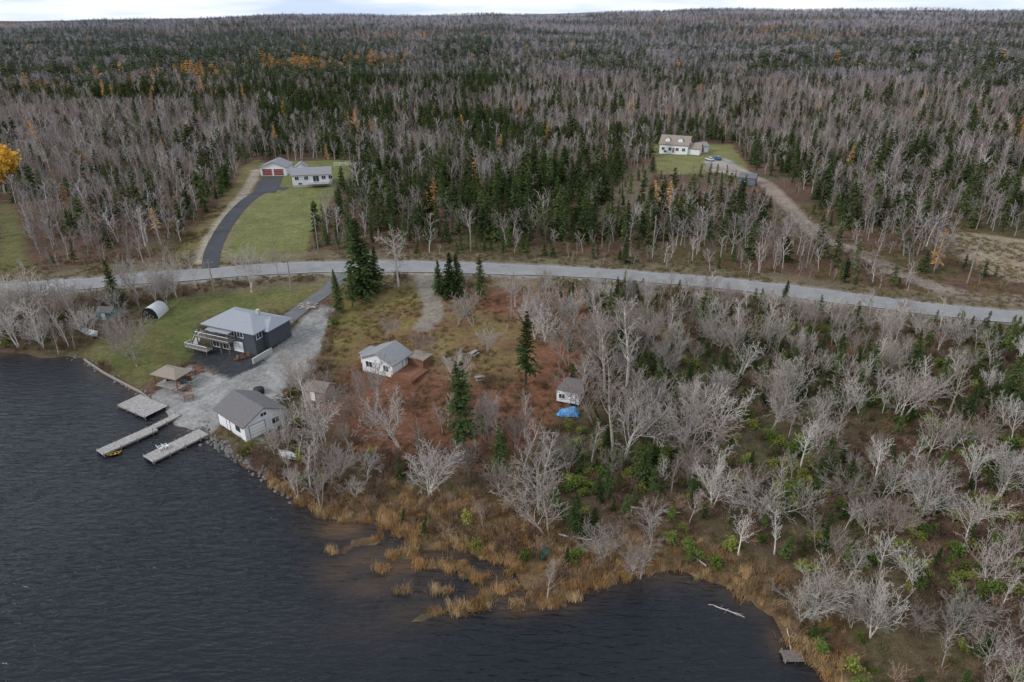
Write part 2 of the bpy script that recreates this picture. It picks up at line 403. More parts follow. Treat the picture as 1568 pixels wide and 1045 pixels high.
drive_ul = smooth_line(GP([(322,412),(326,385),(342,352),(365,322),(392,299),(415,290),(440,290)]))
drive_ul2 = smooth_line(GP([(405,296),(412,285),(418,272)]))
track_ul = smooth_line(GP([(313,400),(318,372),(338,342),(362,312),(385,280),(392,262)]))
drive_lk = smooth_line(GP([(522,422),(505,443),(478,462),(450,482),(436,496)]))
drive_mid = smooth_line(GP([(650,418),(655,445),(664,480),(650,500)]))
track_r = smooth_line(GP([(1300,380),(1262,368),(1225,335),(1190,300),(1165,278),(1120,262),(1075,256)]))
track_r2 = smooth_line(GP([(1568,462),(1470,452),(1400,428),(1350,405),(1300,380)]))
PZ = {k: GP(v) for k, v in dict(
 lawn_ul=[(340,402),(352,352),(385,308),(410,297),(445,294),(512,292),(500,325),(478,352),(466,400)],
 lawn_ul2=[(262,404),(285,375),(330,320),(362,285),(372,255),(395,246),(400,262),(388,285),(345,335),(315,385),(312,405)],
 yard_ul=[(395,250),(545,245),(548,262),(512,294),(400,296)],
 mead_l=[(0,300),(28,330),(46,410),(0,418)], mead_l2=[(0,268),(80,270),(70,285),(0,300)],
 lawn_lk=[(128,545),(150,520),(205,498),(250,462),(330,445),(505,428),(500,446),(430,480),(300,500),(296,545),(270,560),(215,592)],
 lawn_m1=[(500,440),(560,432),(645,430),(652,470),(640,500),(620,540),(560,540),(505,580),(497,540),(515,490)],
 lawn_m2=[(672,455),(720,470),(800,500),(812,560),(780,585),(700,580),(620,565),(640,520),(660,500)],
 litter=[(480,620),(500,590),(560,540),(640,430),(890,430),(912,470),(905,560),(860,640),(800,700),(740,720),(600,710),(540,700)],
 lawn_ur=[(1000,238),(1002,222),(1120,222),(1148,262),(1100,266),(1005,268)],
 grav_ur=[(1078,248),(1110,244),(1152,266),(1165,280),(1085,262)],
 field_r=[(1455,352),(1568,368),(1700,380),(1700,450),(1560,436),(1490,412),(1455,385)],
 field_r2=[(1535,268),(1600,275),(1600,300),(1535,290)],
 clear_c=[(905,350),(935,300),(960,268),(1000,250),(995,300),(955,345)],
 asph=[(289,548),(352,581),(410,555),(400,540),(330,528)],
 pad=[(225,612),(250,596),(290,560),(345,578),(392,562),(408,545),(432,520),(460,492),(490,466),(512,470),(502,500),(488,540),(470,570),(432,600),(430,632),(345,640),(322,664),(272,657),(248,634)],
).items()}
marsh_line = GP([(500,790),(560,775),(640,800),(720,790),(780,810),(810,850),(840,900),(890,890),(960,880),(1040,868),(1120,890),(1190,930),(1240,990)])
def paint(px, py):
    n = len(px); wob = (fbm(px, py, 5, 21)-.5)*3.2
    C = np.empty((n, 3)); f = fbm(px, py, 9, 31)[:, None]; f2 = fbm(px, py, 26, 41)[:, None]
    C[:] = np.array([.080,.048,.035])*(1-f)+np.array([.135,.084,.058])*f
    C = C*(1-ss((f2-.5)*6)*.45)+np.array([.070,.090,.035])*ss((f2-.5)*6)*.45
    def mixz(key, col, soft=1.6, amt=1., w=1.):
        nonlocal C
        m = ss((sdf(px, py, PZ[key])+wob*w)/soft+.5)[:, None]*amt
        C = C*(1-m)+np.array(col)*m
    mixz('litter', (.18,.083,.050), 6, .88)
    mixz('lawn_ul', (.150,.155,.06), .8, 1, .3)
    mixz('lawn_ul2', (.165,.135,.06), 3, .9); mixz('yard_ul', (.14,.15,.055), 2, .9)
    mixz('mead_l', (.13,.13,.05), 3, .9); mixz('mead_l2', (.16,.145,.06), 3, .8)
    mixz('lawn_lk', (.095,.108,.036), 2.5, .95, .6)
    mixz('lawn_m1', (.155,.135,.045), 5, .8); mixz('lawn_m2', (.17,.14,.058), 6, .75)
    mixz('lawn_ur', (.16,.16,.065), 2, .95); mixz('grav_ur', (.30,.28,.26), 2, .9)
    mixz('field_r', (.26,.21,.155), 3, .95); mixz('field_r2', (.22,.20,.16), 3, .9); mixz('clear_c', (.16,.13,.08), 5, .85)
    near = ss((sdf(px, py, PZ['lawn_m1'])/2)+.5)[:,None]+ss((sdf(px, py, PZ['lawn_m2'])/2)+.5)[:,None]
    d3 = ss((fbm(px, py, 4, 77, 4)-.5)*8)[:,None]*np.clip(near,0,1)*.6; C = C*(1-d3)+np.array([.16,.09,.055])*d3
    lk = ss((sdf(px, py, PZ['lawn_lk'])/2)+.5)[:,None]*ss((fbm(px, py, 7, 79, 4)-.42)*6)[:,None]*.5; C = C*(1-lk)+np.array([.15,.12,.055])*lk
    mixz('pad', (.26,.255,.245), 1.2, 1, .35)
    tr = ss((fbm(px, py, 3, 88, 3)-.55)*8)[:,None]*ss(sdf(px, py, PZ['pad'])+.5)[:,None]*.35; C = C*(1-tr)+np.array([.18,.165,.14])*tr
    mixz('asph', (.045,.047,.053), .5, 1, .05)
    def line(L, wd, col, soft, amt=1.):
        nonlocal C
        m = (1-ss((seg_dist(px, py, L)+wob*.3-wd)/soft))[:, None]*amt
        C = C*(1-m)+np.array(col)*m
    line(road[::3], 9, (.15,.125,.08), 5, .8); line(road[::2], 4.4, (.23,.215,.19), 1.0, .9)
    line(drive_ul[::2], 3, (.17,.15,.09), 2, .8); line(track_ul[::2], 1.3, (.30,.26,.20), 1, .95)
    line(drive_mid, 1.7, (.22,.20,.17), 1.2, .85); line(track_r[::2], 1.9, (.24,.19,.155), 2, .95)
    line(track_r2[::2], 1.9, (.22,.18,.15), 2.5, .95)
    md = seg_dist(px, py, marsh_line)
    m = (1-ss((md+wob-3)/5))[:, None]*.8; C = C*(1-m)+np.array([.155,.10,.053])*m
    return C
px, py = X.ravel(), Y.ravel()
C = paint(px, py)
zz = Z.ravel()
m = ss((-zz+.05)/.5)[:, None]; C = C*(1-m)+np.array([.05,.035,.02])*m
nx, ny = len(xs), len(ys)
me = bpy.data.meshes.new('ground')
ii = np.arange(nx*ny).reshape(ny, nx)
q = np.stack([ii[:-1,:-1], ii[:-1,1:], ii[1:,1:], ii[1:,:-1]], -1).reshape(-1, 4)
me.vertices.add(nx*ny); me.vertices.foreach_set('co', np.stack([px, py, zz], 1).astype(np.float32).ravel())
me.loops.add(q.size); me.loops.foreach_set('vertex_index', q.ravel().astype(np.int32))
me.polygons.add(len(q)); me.polygons.foreach_set('loop_start', np.arange(0, q.size, 4, dtype=np.int32)); me.polygons.foreach_set('loop_total', np.full(len(q), 4, np.int32))
me.polygons.foreach_set('use_smooth', np.ones(len(q), bool))
me.update(calc_edges=True)
at = me.color_attributes.new('soil', 'FLOAT_COLOR', 'POINT')
at.data.foreach_set('color', np.concatenate([C, np.ones((len(C), 1))], 1).astype(np.float32).ravel())
gm, nt, b = newmat('ground_cover'); L = nt.links.new
vc = N(nt, 'ShaderNodeVertexColor'); vc.layer_name = 'soil'
tc = N(nt, 'ShaderNodeTexCoord'); cur = vc.outputs['Color']
for s, v, dt in [(.16,.22,4),(1.1,.35,6),(6.,.4,4)]:
    no = N(nt, 'ShaderNodeTexNoise'); no.inputs['Scale'].default_value = s; no.inputs['Detail'].default_value = dt; no.inputs['Roughness'].default_value = .7
    L(tc.outputs['Object'], no.inputs['Vector'])
    mr = N(nt, 'ShaderNodeMapRange'); mr.inputs[1].default_value = .3; mr.inputs[2].default_value = .7; mr.inputs[3].default_value = 1-v; mr.inputs[4].default_value = 1+v
    L(no.outputs['Fac'], mr.inputs[0]); vs = N(nt, 'ShaderNodeVectorMath', operation='SCALE'); L(cur, vs.inputs[0]); L(mr.outputs[0], vs.inputs['Scale']); cur = vs.outputs[0]
L(cur, b.inputs['Base Color']); b.inputs['Roughness'].default_value = 1; b.inputs['Specular IOR Level'].default_value = .1
bp = N(nt, 'ShaderNodeBump'); bp.inputs['Strength'].default_value = .7; bp.inputs['Distance'].default_value = .25; L(no.outputs['Fac'], bp.inputs['Height']); L(bp.outputs[0], b.inputs['Normal'])
me.materials.append(gm); obj('ground', me)

# ------------------------------------------------------------ water
wx = axis(-115, 60, 1.2, -6000, 6000, 1.25); wy = axis(30, 130, 1.2, -1500, 430, 1.25)
WX, WY = np.meshgrid(wx, wy); wpx, wpy = WX.ravel(), WY.ravel()
sh = np.zeros(len(wpx))
for (u, v, ru, rv, a) in [(520,812,50,20,.9),(545,865,60,28,.8),(620,860,90,28,.9),(700,885,100,30,.75),(570,895,60,20,.5),(660,943,75,18,.7),(760,900,60,24,.8),(800,932,55,16,.7),(870,928,40,12,.5),(1190,985,22,26,.6),(560,960,150,40,.12)]:
    cx, cy = G0(u, v); rx = ru*cy/1045*1.1; ry = abs(G0(u, v-rv)[1]-cy)
    sh = np.maximum(sh, a*np.exp(-(((wpx-cx)/rx)**2+((wpy-cy)/ry)**2)))
dsh = seg_dist(wpx, wpy, shore); sh = np.maximum(sh, .45*np.exp(-dsh/1.2))
sh = np.clip(sh*(2.6*fbm(wpx, wpy, 4, 55, 4)-.35), 0, 1)
me = bpy.data.meshes.new('lake_water'); nx, ny = len(wx), len(wy); ii = np.arange(nx*ny).reshape(ny, nx)
q = np.stack([ii[:-1,:-1], ii[:-1,1:], ii[1:,1:], ii[1:,:-1]], -1).reshape(-1, 4)
me.from_pydata(np.stack([wpx, wpy, wpx*0], 1).tolist(), [], q.tolist())
at = me.attributes.new('shallow', 'FLOAT', 'POINT'); at.data.foreach_set('value', sh.astype(np.float32))
wm, nt, b = newmat('lake_surface'); L = nt.links.new
ta = N(nt, 'ShaderNodeAttribute'); ta.attribute_name = 'shallow'; tc = N(nt, 'ShaderNodeTexCoord')
mx = N(nt, 'ShaderNodeMix', data_type='RGBA'); mx.inputs[6].default_value = (.0055,.0080,.0125,1); mx.inputs[7].default_value = (.080,.048,.026,1)
L(ta.outputs['Fac'], mx.inputs[0]); L(mx.outputs[2], b.inputs['Base Color'])
b.inputs['Roughness'].default_value = .08; b.inputs['IOR'].default_value = 1.33
mp = N(nt, 'ShaderNodeMapping'); mp.inputs['Rotation'].default_value = (0,0,radians(35)); mp.inputs['Scale'].default_value = (.45,1.7,1)
L(tc.outputs['Object'], mp.inputs['Vector'])
n1 = N(nt, 'ShaderNodeTexNoise'); n1.inputs['Scale'].default_value = .9; n1.inputs['Detail'].default_value = 4; n1.inputs['Distortion'].default_value = .4
L(mp.outputs[0], n1.inputs['Vector'])
n2 = N(nt, 'ShaderNodeTexNoise'); n2.inputs['Scale'].default_value = .03; L(tc.outputs['Object'], n2.inputs['Vector'])
mr = N(nt, 'ShaderNodeMapRange'); mr.inputs[1].default_value = .35; mr.inputs[2].default_value = .65; mr.inputs[3].default_value = .45; mr.inputs[4].default_value = 1.; L(n2.outputs['Fac'], mr.inputs[0])
bp = N(nt, 'ShaderNodeBump'); bp.inputs['Distance'].default_value = .65; L(mr.outputs[0], bp.inputs['Strength']); L(n1.outputs['Fac'], bp.inputs['Height']); L(bp.outputs[0], b.inputs['Normal'])
me.materials.append(wm); obj('lake_water', me)

# ------------------------------------------------------------ roads
def ribbon(name, line, w, mat, dz, off=0., nw=4, parent=None):
    P = np.array(line); T = np.gradient(P, axis=0); T /= np.linalg.norm(T, axis=1)[:, None]+1e-9; Nn = np.stack([-T[:,1], T[:,0]], 1)
    V = []; Fc = []
    for k in range(nw+1):
        o = off+(k/nw-.5)*w; Q = P+Nn*o
        V.append(np.c_[Q, Hq(Q[:,0], Q[:,1])+dz])
    V = np.stack(V, 1).reshape(-1, 3)
    for i in range(len(P)-1):
        for k in range(nw):
            a = i*(nw+1)+k; Fc.append((a, a+nw+1, a+nw+2, a+1))
    me = mesh(name, V, Fc, mat)
    if me.polygons[0].normal.z < 0: me.flip_normals()
    return obj(name, me, parent)
asph = M('worn_asphalt', (.21,.21,.215), var=.16, scale=.35, bump=.15, bscale=25)
line_y = M('faded_yellow_line', (.28,.25,.17), var=.3, scale=2); line_w = M('faded_white_line', (.38,.38,.38), var=.3, scale=2)
ribbon('paved_road', road, 6.8, asph, .16, nw=6)
rm = bpy.data.objects.new('road_markings', None); COL.objects.link(rm)
ribbon('centre_line', road, .13, line_y, .172, off=.14, nw=1, parent=rm); ribbon('centre_line', road, .13, line_y, .172, off=-.14, nw=1, parent=rm)
for o_ in (3.1, -3.1): ribbon('edge_line', road, .13, line_w, .172, off=o_, nw=1, parent=rm)
ribbon('driveway', drive_ul, 4.2, asph_n, .10); ribbon('driveway', drive_ul2, 7.5, asph_n, .105)
ribbon('driveway', drive_lk, 3.8, M('older_asphalt', (.12,.12,.125), var=.2, scale=.6), .10)

# ------------------------------------------------------------ buildings
def empty(name, loc, rot):
    o = bpy.data.objects.new(name, None); o.location = loc; o.rotation_euler = (0,0,rot); COL.objects.link(o); return o
def frame(name, fl, fr, zadd=0.):
    a = G(*fl); b_ = G(*fr); W = math.dist(a, b_); rot = math.atan2(b_[1]-a[1], b_[0]-a[0])
    z = (h1(*a)+h1(*b_))/2+.05+zadd
    return empty(name, (a[0], a[1], z), rot), W
def bx(p, name, x0, x1, y0, y1, z0, z1, mat):
    mb = MB(); mb.box(x0,x1,y0,y1,z0,z1); return obj(name, mb.out(name, [mat]), p)
def gable(p, x0, x1, y0, y1, z0, zr, mat, wmat, axis='x', ov=.45, th=.16, name='roof'):
    mb = MB()
    if axis == 'x':
        ym = (y0+y1)/2; k = (zr-z0)/(ym-y0); X0, X1 = x0-ov, x1+ov
        for s, ye in ((1, y0-ov), (-1, y1+ov)):
            ze = z0-k*ov
            V = [(X0,ye,ze),(X1,ye,ze),(X1,ym,zr),(X0,ym,zr)]
            n = len(mb.v); mb.v += V+[(a, b_, c+th) for a, b_, c in V]; mb.f += [tuple(n+i for i in q_) for q_ in BF]; mb.m += [0]*6
        tri = [[(x0+.01,y0,z0),(x0+.01,y1,z0),(x0+.01,ym,zr)], [(x1-.01,y0,z0),(x1-.01,y1,z0),(x1-.01,ym,zr)]]
    else:
        xm = (x0+x1)/2; k = (zr-z0)/(xm-x0); Y0, Y1 = y0-ov, y1+ov
        for s, xe in ((1, x0-ov), (-1, x1+ov)):
            ze = z0-k*ov
            V = [(xe,Y0,ze),(xe,Y1,ze),(xm,Y1,zr),(xm,Y0,zr)]
            n = len(mb.v); mb.v += V+[(a, b_, c+th) for a, b_, c in V]; mb.f += [tuple(n+i for i in q_) for q_ in BF]; mb.m += [0]*6
        tri = [[(x0,y0+.01,z0),(x1,y0+.01,z0),(xm,y0+.01,zr)], [(x0,y1-.01,z0),(x1,y1-.01,z0),(xm,y1-.01,zr)]]
    obj(name, mb.out(name, [mat]), p)
    mb = MB()
    for t in tri: n = len(mb.v); mb.v += t; mb.f.append((n, n+1, n+2)); mb.m.append(0)
    obj('gable_wall', mb.out('gable_wall', [wmat]), p)
def hip(p, x0, x1, y0, y1, z0, zr, mat, ov=.5, name='roof'):
    x0 -= ov; x1 += ov; y0 -= ov; y1 += ov; r = (y1-y0)/2; ym = (y0+y1)/2; mb = MB(); z0 -= .05
    if x1-x0 < 2*r: r = (x1-x0)/2-.01
    mb.v = [(x0,y0,z0),(x1,y0,z0),(x1,y1,z0),(x0,y1,z0),(x0+r,ym,zr),(x1-r,ym,zr),(x0,y0,z0-.15),(x1,y0,z0-.15),(x1,y1,z0-.15),(x0,y1,z0-.15)]
    mb.f = [(0,1,5,4),(1,2,5),(2,3,4,5),(3,0,4),(6,7,1,0),(7,8,2,1),(8,9,3,2),(9,6,0,3),(9,8,7,6)]; mb.m = [0]*9
    obj(name, mb.out(name, [mat]), p)
def opening(p, side, a, z, w, h, W, D, kind='window', mat=None, fr=None):
    fr = fr or white_t; mb = MB(); t = .09
    def B(a0, a1, z0, z1, d0, d1, mi):
        if side == 'f': mb.box(a0,a1,-d1,-d0,z0,z1,mi)
        elif side == 'b': mb.box(a0,a1,D+d0,D+d1,z0,z1,mi)
        elif side == 'l': mb.box(-d1,-d0,a0,a1,z0,z1,mi)
        else: mb.box(W+d0,W+d1,a0,a1,z0,z1,mi)
    B(a-t, a, z-t, z+h+t, .002, .07, 0); B(a+w, a+w+t, z-t, z+h+t, .002, .07, 0)
    B(a, a+w, z+h, z+h+t, .002, .07, 0); B(a, a+w, z-t, z, .002, .09, 0)
    B(a, a+w, z, z+h, .002, .03, 1)
    if kind == 'window' and w > .7: B(a+w/2-.03, a+w/2+.03, z, z+h, .031, .055, 0)
    if kind == 'door':
        for k in range(1, 4): B(a+.05, a+w-.05, z+h*k/4-.02, z+h*k/4+.02, .031, .045, 0)
    obj(kind, mb.out(kind, [fr, mat or glass]), p)
def rail(p, name, pts, z, h, mat, step=.35):
    mb = MB()
    for (x0,y0),(x1,y1) in zip(pts[:-1], pts[1:]):
        d = math.dist((x0,y0),(x1,y1)); n = max(1, int(d/step))
        mb.tube([Vector((x0,y0,z+h)), Vector((x1,y1,z+h))], [.05,.05], 4); mb.tube([Vector((x0,y0,z+.12)), Vector((x1,y1,z+.12))], [.03,.03], 4)
        for k in range(n+1):
            q_ = k/n; x = x0+(x1-x0)*q_; y = y0+(y1-y0)*q_
            mb.tube([Vector((x,y,z)), Vector((x,y,z+h))], [.045 if k in (0,n) else .02]*2, 4)
    obj(name, mb.out(name, [mat]), p)

# lake house
p, W = frame('lakeside_house', (322,530), (394,545)); D = 8.0; zf = 2.6; zt = 4.9
bx(p,'lower_walls',0,W,0,D,-1.2,zf,dark_s); bx(p,'upper_walls',0.02,W-.02,.02,D-.02,zf+.003,zt,dark_s)
hip(p,0,W,0,D,zt,6.7,roof_l,ov=.7)
bx(p,'wing_walls',W,W+1.2,2.5,D+.8,0.8,zt-.3,dark_s); hip(p,W-2,W+1.2,2.5,D+.8,zt-.3,6.0,roof_l,ov=.5,name='wing_roof')
for a in (.6,3.0,5.6,7.8): opening(p,'f',a,zf+.7,1.4,1.3,W,D)
for a in (1.0,3.6): opening(p,'f',a,.1,1.6,2.1,W,D)
opening(p,'f',6.4,.05,2.4,2.2,W,D,'door',white_t,metal)
for a in (1.5,5.0): opening(p,'l',a,zf+.8,1.4,1.1,W,D); opening(p,'l',a,.9,1.2,1.,W,D)
opening(p,'r',.6,zf+.6,1.4,1.3,W,D)
bx(p,'deck',-1.2,W*.6,-1.9,-.08,zf-.25,zf,wood_d)
bx(p,'lower_deck',-2.6,W*.25,-3.6,-1.95,.55,.75,wood_d); rail(p,'lower_deck_railing',[(-2.6,-2.),(-2.6,-3.55),(W*.25,-3.55)],.75,.9,white_t)
bx(p,'porch_roof',1.5,W*.6,-1.8,-.05,zt-.55,zt-.42,roof_l)
rail(p,'deck_railing',[(-1.2,-.1),(-1.2,-1.85),(W*.6,-1.85),(W*.6,-.1)],zf,1.,metal)
mb = MB()
for x in (-1.0, W*.2, W*.4, W*.58): mb.box(x-.08,x+.08,-1.85,-1.69,-.5,zf-.25)
for x in (-2.4, -.8, W*.22): mb.box(x-.07,x+.07,-3.5,-3.36,-.6,.55)
for x in (1.6, W*.58): mb.box(x-.06,x+.06,-1.8,-1.68,zf,zt-.55)
obj('deck_posts', mb.out('deck_posts',[wood_d]), p)
mb = MB()
for k in range(10): mb.box(-2.2,-1.25,-.4-k*.16,-.26-k*.16,zf-.25-k*.18,zf-.19-k*.18)
for x in (-2.25,-1.22): mb.tube([Vector((x,-.3,zf+.7)),Vector((x,-1.9,1.6))],[.05,.05],4); mb.tube([Vector((x,-.3,zf-.3)),Vector((x,-1.9,.75))],[.09,.09],4)
obj('deck_stairs', mb.out('deck_stairs',[white_t]), p)
bx(p,'stair_landing',-2.25,-1.22,-.28,.8,zf-.25,zf-.05,wood_d)
bx(p,'chimney',W*.72,W*.72+.6,D*.6,D*.6+.6,5.5,7.2,concrete)
bx(p,'retaining_wall',W+1.6,W+1.9,-3.0,2.2,-.8,1.1,concrete)
# boathouse
p, W = frame('boathouse_garage', (378,677), (437,648)); D = 8.
bx(p,'walls',0,W,0,D,-1,2.8,white_s); gable(p,0,W,0,D,2.8,4.5,roof_d,white_s,'y',ov=.5)
opening(p,'f',.8,.05,2.6,2.2,W,D,'door',white_t,metal); opening(p,'f',W-2.2,.9,1.2,1.,W,D); opening(p,'l',1.5,1.1,1.1,.9,W,D,fr=dark_s); opening(p,'l',4.5,0.,.9,2.,W,D,'door',white_t,metal)
opening(p,'f',W/2-.5,3.0,1.,.6,W,D)
# cottage
p, W = frame('white_cottage', (556,568), (602,579)); D = 5.5
bx(p,'walls',0,W,0,D,-1,2.6,white_s); gable(p,0,W,0,D,2.6,4.1,roof_g,white_s,'y',ov=.4)
opening(p,'f',.9,1.,1.4,1.1,W,D); opening(p,'f',W-2,1.,1.1,1.1,W,D); opening(p,'l',1.5,1.,1.2,1.,W,D); opening(p,'r',3,0.3,.9,2.,W,D,'door',white_t,metal)
bx(p,'deck',W+.02,W+4.6,-.6,D-1,.55,.75,wood_b); rail(p,'deck_railing',[(W+.1,-.55),(W+4.6,-.55),(W+4.6,D-1)],.75,.95,wood_b,.22)
bx(p,'deck_skirt',W+.05,W+4.5,-.5,D-1.1,-.6,.54,wood_b)
bx(p,'brown_addition',W+.02,W+3.4,D-.95,D+1.6,-.6,2.3,wood_b); bx(p,'addition_roof',W-.1,W+3.7,D-1.2,D+1.9,2.31,2.45,roof_b)
bx(p,'lean_to_walls',-2.0,-.01,2,D-.5,-.6,2.,white_s); bx(p,'lean_to_roof',-2.3,-.03,1.7,D-.2,2.01,2.15,roof_g)
# small sheds
def shed(name, fl, fr, D, hw, hr, wm_, rmat, axis='x', door=True):
    p, W = frame(name, fl, fr)
    bx(p,'walls',0,W,0,D,-.6,hw,wm_); gable(p,0,W,0,D,hw,hr,rmat,wm_,axis,ov=.25,th=.1)
    if door: opening(p,'f',W*.3,.02,min(1.,W*.35),1.8,W,D,'door',white_t,wm_)
    opening(p,'l',D*.3,.9,.7,.6,W,D)
    return p, W
shed('garden_shed',(467,612),(498,617),3.2,2.,2.9,beige_s,roof_b)
shed('teal_shed',(151,490),(172,492),2.6,1.9,2.6,teal,roof_d)
shed('wooden_shed',(1130,283),(1155,285),5.,2.4,3.6,M('blue_grey_wall',(.12,.15,.19)),roof_d)
# camper cabin with tarp
p, W = frame('camp_trailer', (852,618), (886,625)); D = 2.6
bx(p,'body',0,W,0,D,.45,2.5,white_s); bx(p,'roof_cap',-.08,W+.08,-.08,D+.08,2.503,2.62,roof_d)
opening(p,'f',.4,1.1,1.,.8,W,D); opening(p,'f',W-1.3,.6,.7,1.7,W,D,'door',white_t,metal); opening(p,'r',.7,1.2,1.3,.8,W,D)
bx(p,'annex_walls',.2,W-.6,D+.01,D+2.2,-.3,2.3,dark_s); bx(p,'annex_roof',0,W-.4,D+.1,D+2.4,2.31,2.42,roof_d)
mb = MB()
for x in (1.,W-1.):
    for y in (.1,D-.4): mb.tube([Vector((x,y,.35)),Vector((x,y+.25,.35))],[.35,.35],12)
obj('wheels', mb.out('wheels',[black]), p)
tx, ty = G(870,635); mb = MB(); n = 14
R = random.Random(5)
for i in range(n+1):
    for j in range(n+1):
        a, c = i/n*2-1, j/n*2-1; e = max(0, 1-max(abs(a),abs(c))**4)
        mb.v.append((a*1.7+R.gauss(0,.06)+.15*sin(4*c), c*.9+R.gauss(0,.06)+.1*sin(3*a), e*(.95+.2*sin(3*a)+.15*sin(5*c))+R.gauss(0,.07)+.05))
for i in range(n):
    for j in range(n): a = i*(n+1)+j; mb.f.append((a,a+n+1,a+n+2,a+1)); mb.m.append(0)
o = obj('tarp_covered_pile', mb.out('tarp', [tarp]), None, (tx,ty,h1(tx,ty))); o.rotation_euler = (0,0,-.15)
# gazebo
p, W = frame('dockside_gazebo', (238,591), (273,599)); D = 3.4
bx(p,'floor',0,W,0,D,.0,.15,wood); hip(p,0,W,0,D,2.45,3.3,roof_b,ov=.3)
mb = MB()
for x in (.1,W-.1):
    for y in (.1,D-.1): mb.box(x-.08,x+.08,y-.08,y+.08,.15,2.4)
mb.box(.1,W-.1,D-.12,D-.06,.15,1.2)
mb.box(.8,W-.8,1.4,2.5,.85,.92); mb.box(1.,1.1,1.6,2.3,.15,.85); mb.box(W-1.1,W-1.,1.6,2.3,.15,.85)
obj('posts_and_table', mb.out('posts',[wood_b]), p)
# quonset shelter
p, W = frame('arched_fabric_shelter', (218,488), (243,489)); D = 4.2; mb = MB(); n = 14
for k in range(2):
    for i in range(n+1):
        a = pi*i/n; mb.v.append((W/2-cos(a)*W/2, k*D, -.2+sin(a)**.8*2.7))
for i in range(n): mb.f.append((i,i+1,n+2+i,n+1+i)); mb.m.append(0)
mb.f.append(tuple(range(n+1,2*n+2))); mb.m.append(0)
obj('fabric_cover', mb.out('fabric_cover',[fabric],True), p)
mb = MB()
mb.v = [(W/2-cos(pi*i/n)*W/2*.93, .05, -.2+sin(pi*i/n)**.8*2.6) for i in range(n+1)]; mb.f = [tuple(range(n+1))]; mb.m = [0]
obj('opening_shade_sheet', mb.out('opening',[cav]), p)  # near-black sheet across the arch stands in for shade inside
# upper-left garage and house
p, W = frame('detached_garage', (400,270), (439,270)); D = 9
bx(p,'walls',0,W,0,D,-1,3.,white_s); gable(p,0,W,0,D,3.,5.,roof_g,white_s,'y',ov=.5)
for a in (.7,W*.52): opening(p,'f',a,.03,W*.38,2.4,W,D,'door',red_d)
p, W = frame('white_ranch_house', (449,288), (508,285)); D = 8
bx(p,'foundation',0,W,0,D,-1,.6,concrete); bx(p,'walls',.01,W-.01,.01,D-.01,.603,4.2,white_s); gable(p,0,W,0,D,4.2,5.9,roof_g,white_s,'x',ov=.5)
for a in (1.,4.2,10.2,12.6): opening(p,'f',a,2.4,1.3,1.2,W,D)
opening(p,'f',7.2,1.4,2.,2.2,W,D); bx(p,'deck',W*.4,W*.95,-2.6,-.05,1.1,1.3,wood); rail(p,'deck_railing',[(W*.4,-2.55),(W*.95,-2.55),(W*.95,-.1)],1.3,.9,white_t)
for a in (2.,10.): opening(p,'f',a,.75,1.2,.7,W,D)
bx(p,'rear_wing_walls',.5,4.6,D+.01,D+5,0,5.2,white_s); gable(p,.5,4.6,D+.01,D+5,5.2,6.6,roof_g,white_s,'y',ov=.3,name='rear_roof')
def fence(name, pts, h, mat, z=0.):
    mb = MB(); q_ = [G(*a) for a in pts]
    for a, b_ in zip(q_[:-1], q_[1:]):
        d = math.dist(a,b_); n = max(1,int(d/2.2))
        for k in range(n+1):
            t = k/n; x = a[0]+(b_[0]-a[0])*t; y = a[1]+(b_[1]-a[1])*t; g = h1(x,y)
            mb.box(x-.06,x+.06,y-.06,y+.06,g-.2,g+h)
            if k < n:
                t2 = (k+1)/n; x2 = a[0]+(b_[0]-a[0])*t2; y2 = a[1]+(b_[1]-a[1])*t2; g2 = h1(x2,y2)
                for zz_ in (.3,.6,.9): mb.tube([Vector((x,y,g+h*zz_)),Vector((x2,y2,g2+h*zz_))],[.06,.06],4)
    return obj(name, mb.out(name,[mat]))
fence('white_rail_fence', [(512,256),(548,254),(548,264)], 1.6, white_t)
# upper-right house
p, W = frame('white_country_house', (1009,236), (1052,238)); D = 9
bx(p,'walls',0,W,0,D,-1,4.2,white_s); gable(p,0,W,0,D,4.2,7.2,roof_b,white_s,'x',ov=.5)
for a in (1.,4.,W-5.2,W-2.4): opening(p,'f',a,1.4,1.3,1.3,W,D)
opening(p,'f',W/2-.5,.6,1.,2.1,W,D,'door',wood_b)
for a in (W*.25,W*.7):
    bx(p,'dormer_walls',a-1,a+1,1.0,3.6,4.6,6.2,white_s); gable(p,a-1,a+1,1.0,3.6,6.2,6.9,roof_b,white_s,'y',ov=.2,th=.1,name='dormer_roof')
bx(p,'wing_walls',W+.01,W+5,1,7,-1,2.8,white_s); gable(p,W+.01,W+5,1,7,2.8,4.4,roof_b,white_s,'x',ov=.4,name='wing_roof')
opening(p,'f',2,.5,1.2,.9,W,D)
p, W = frame('white_outbuilding', (1068,235), (1084,234)); D = 5
bx(p,'walls',0,W,0,D,-1,2.6,white_s); gable(p,0,W,0,D,2.6,4.,roof_g,white_s,'x',ov=.3); opening(p,'f',1.,.05,2.2,2.1,W,D,'door',red_d)

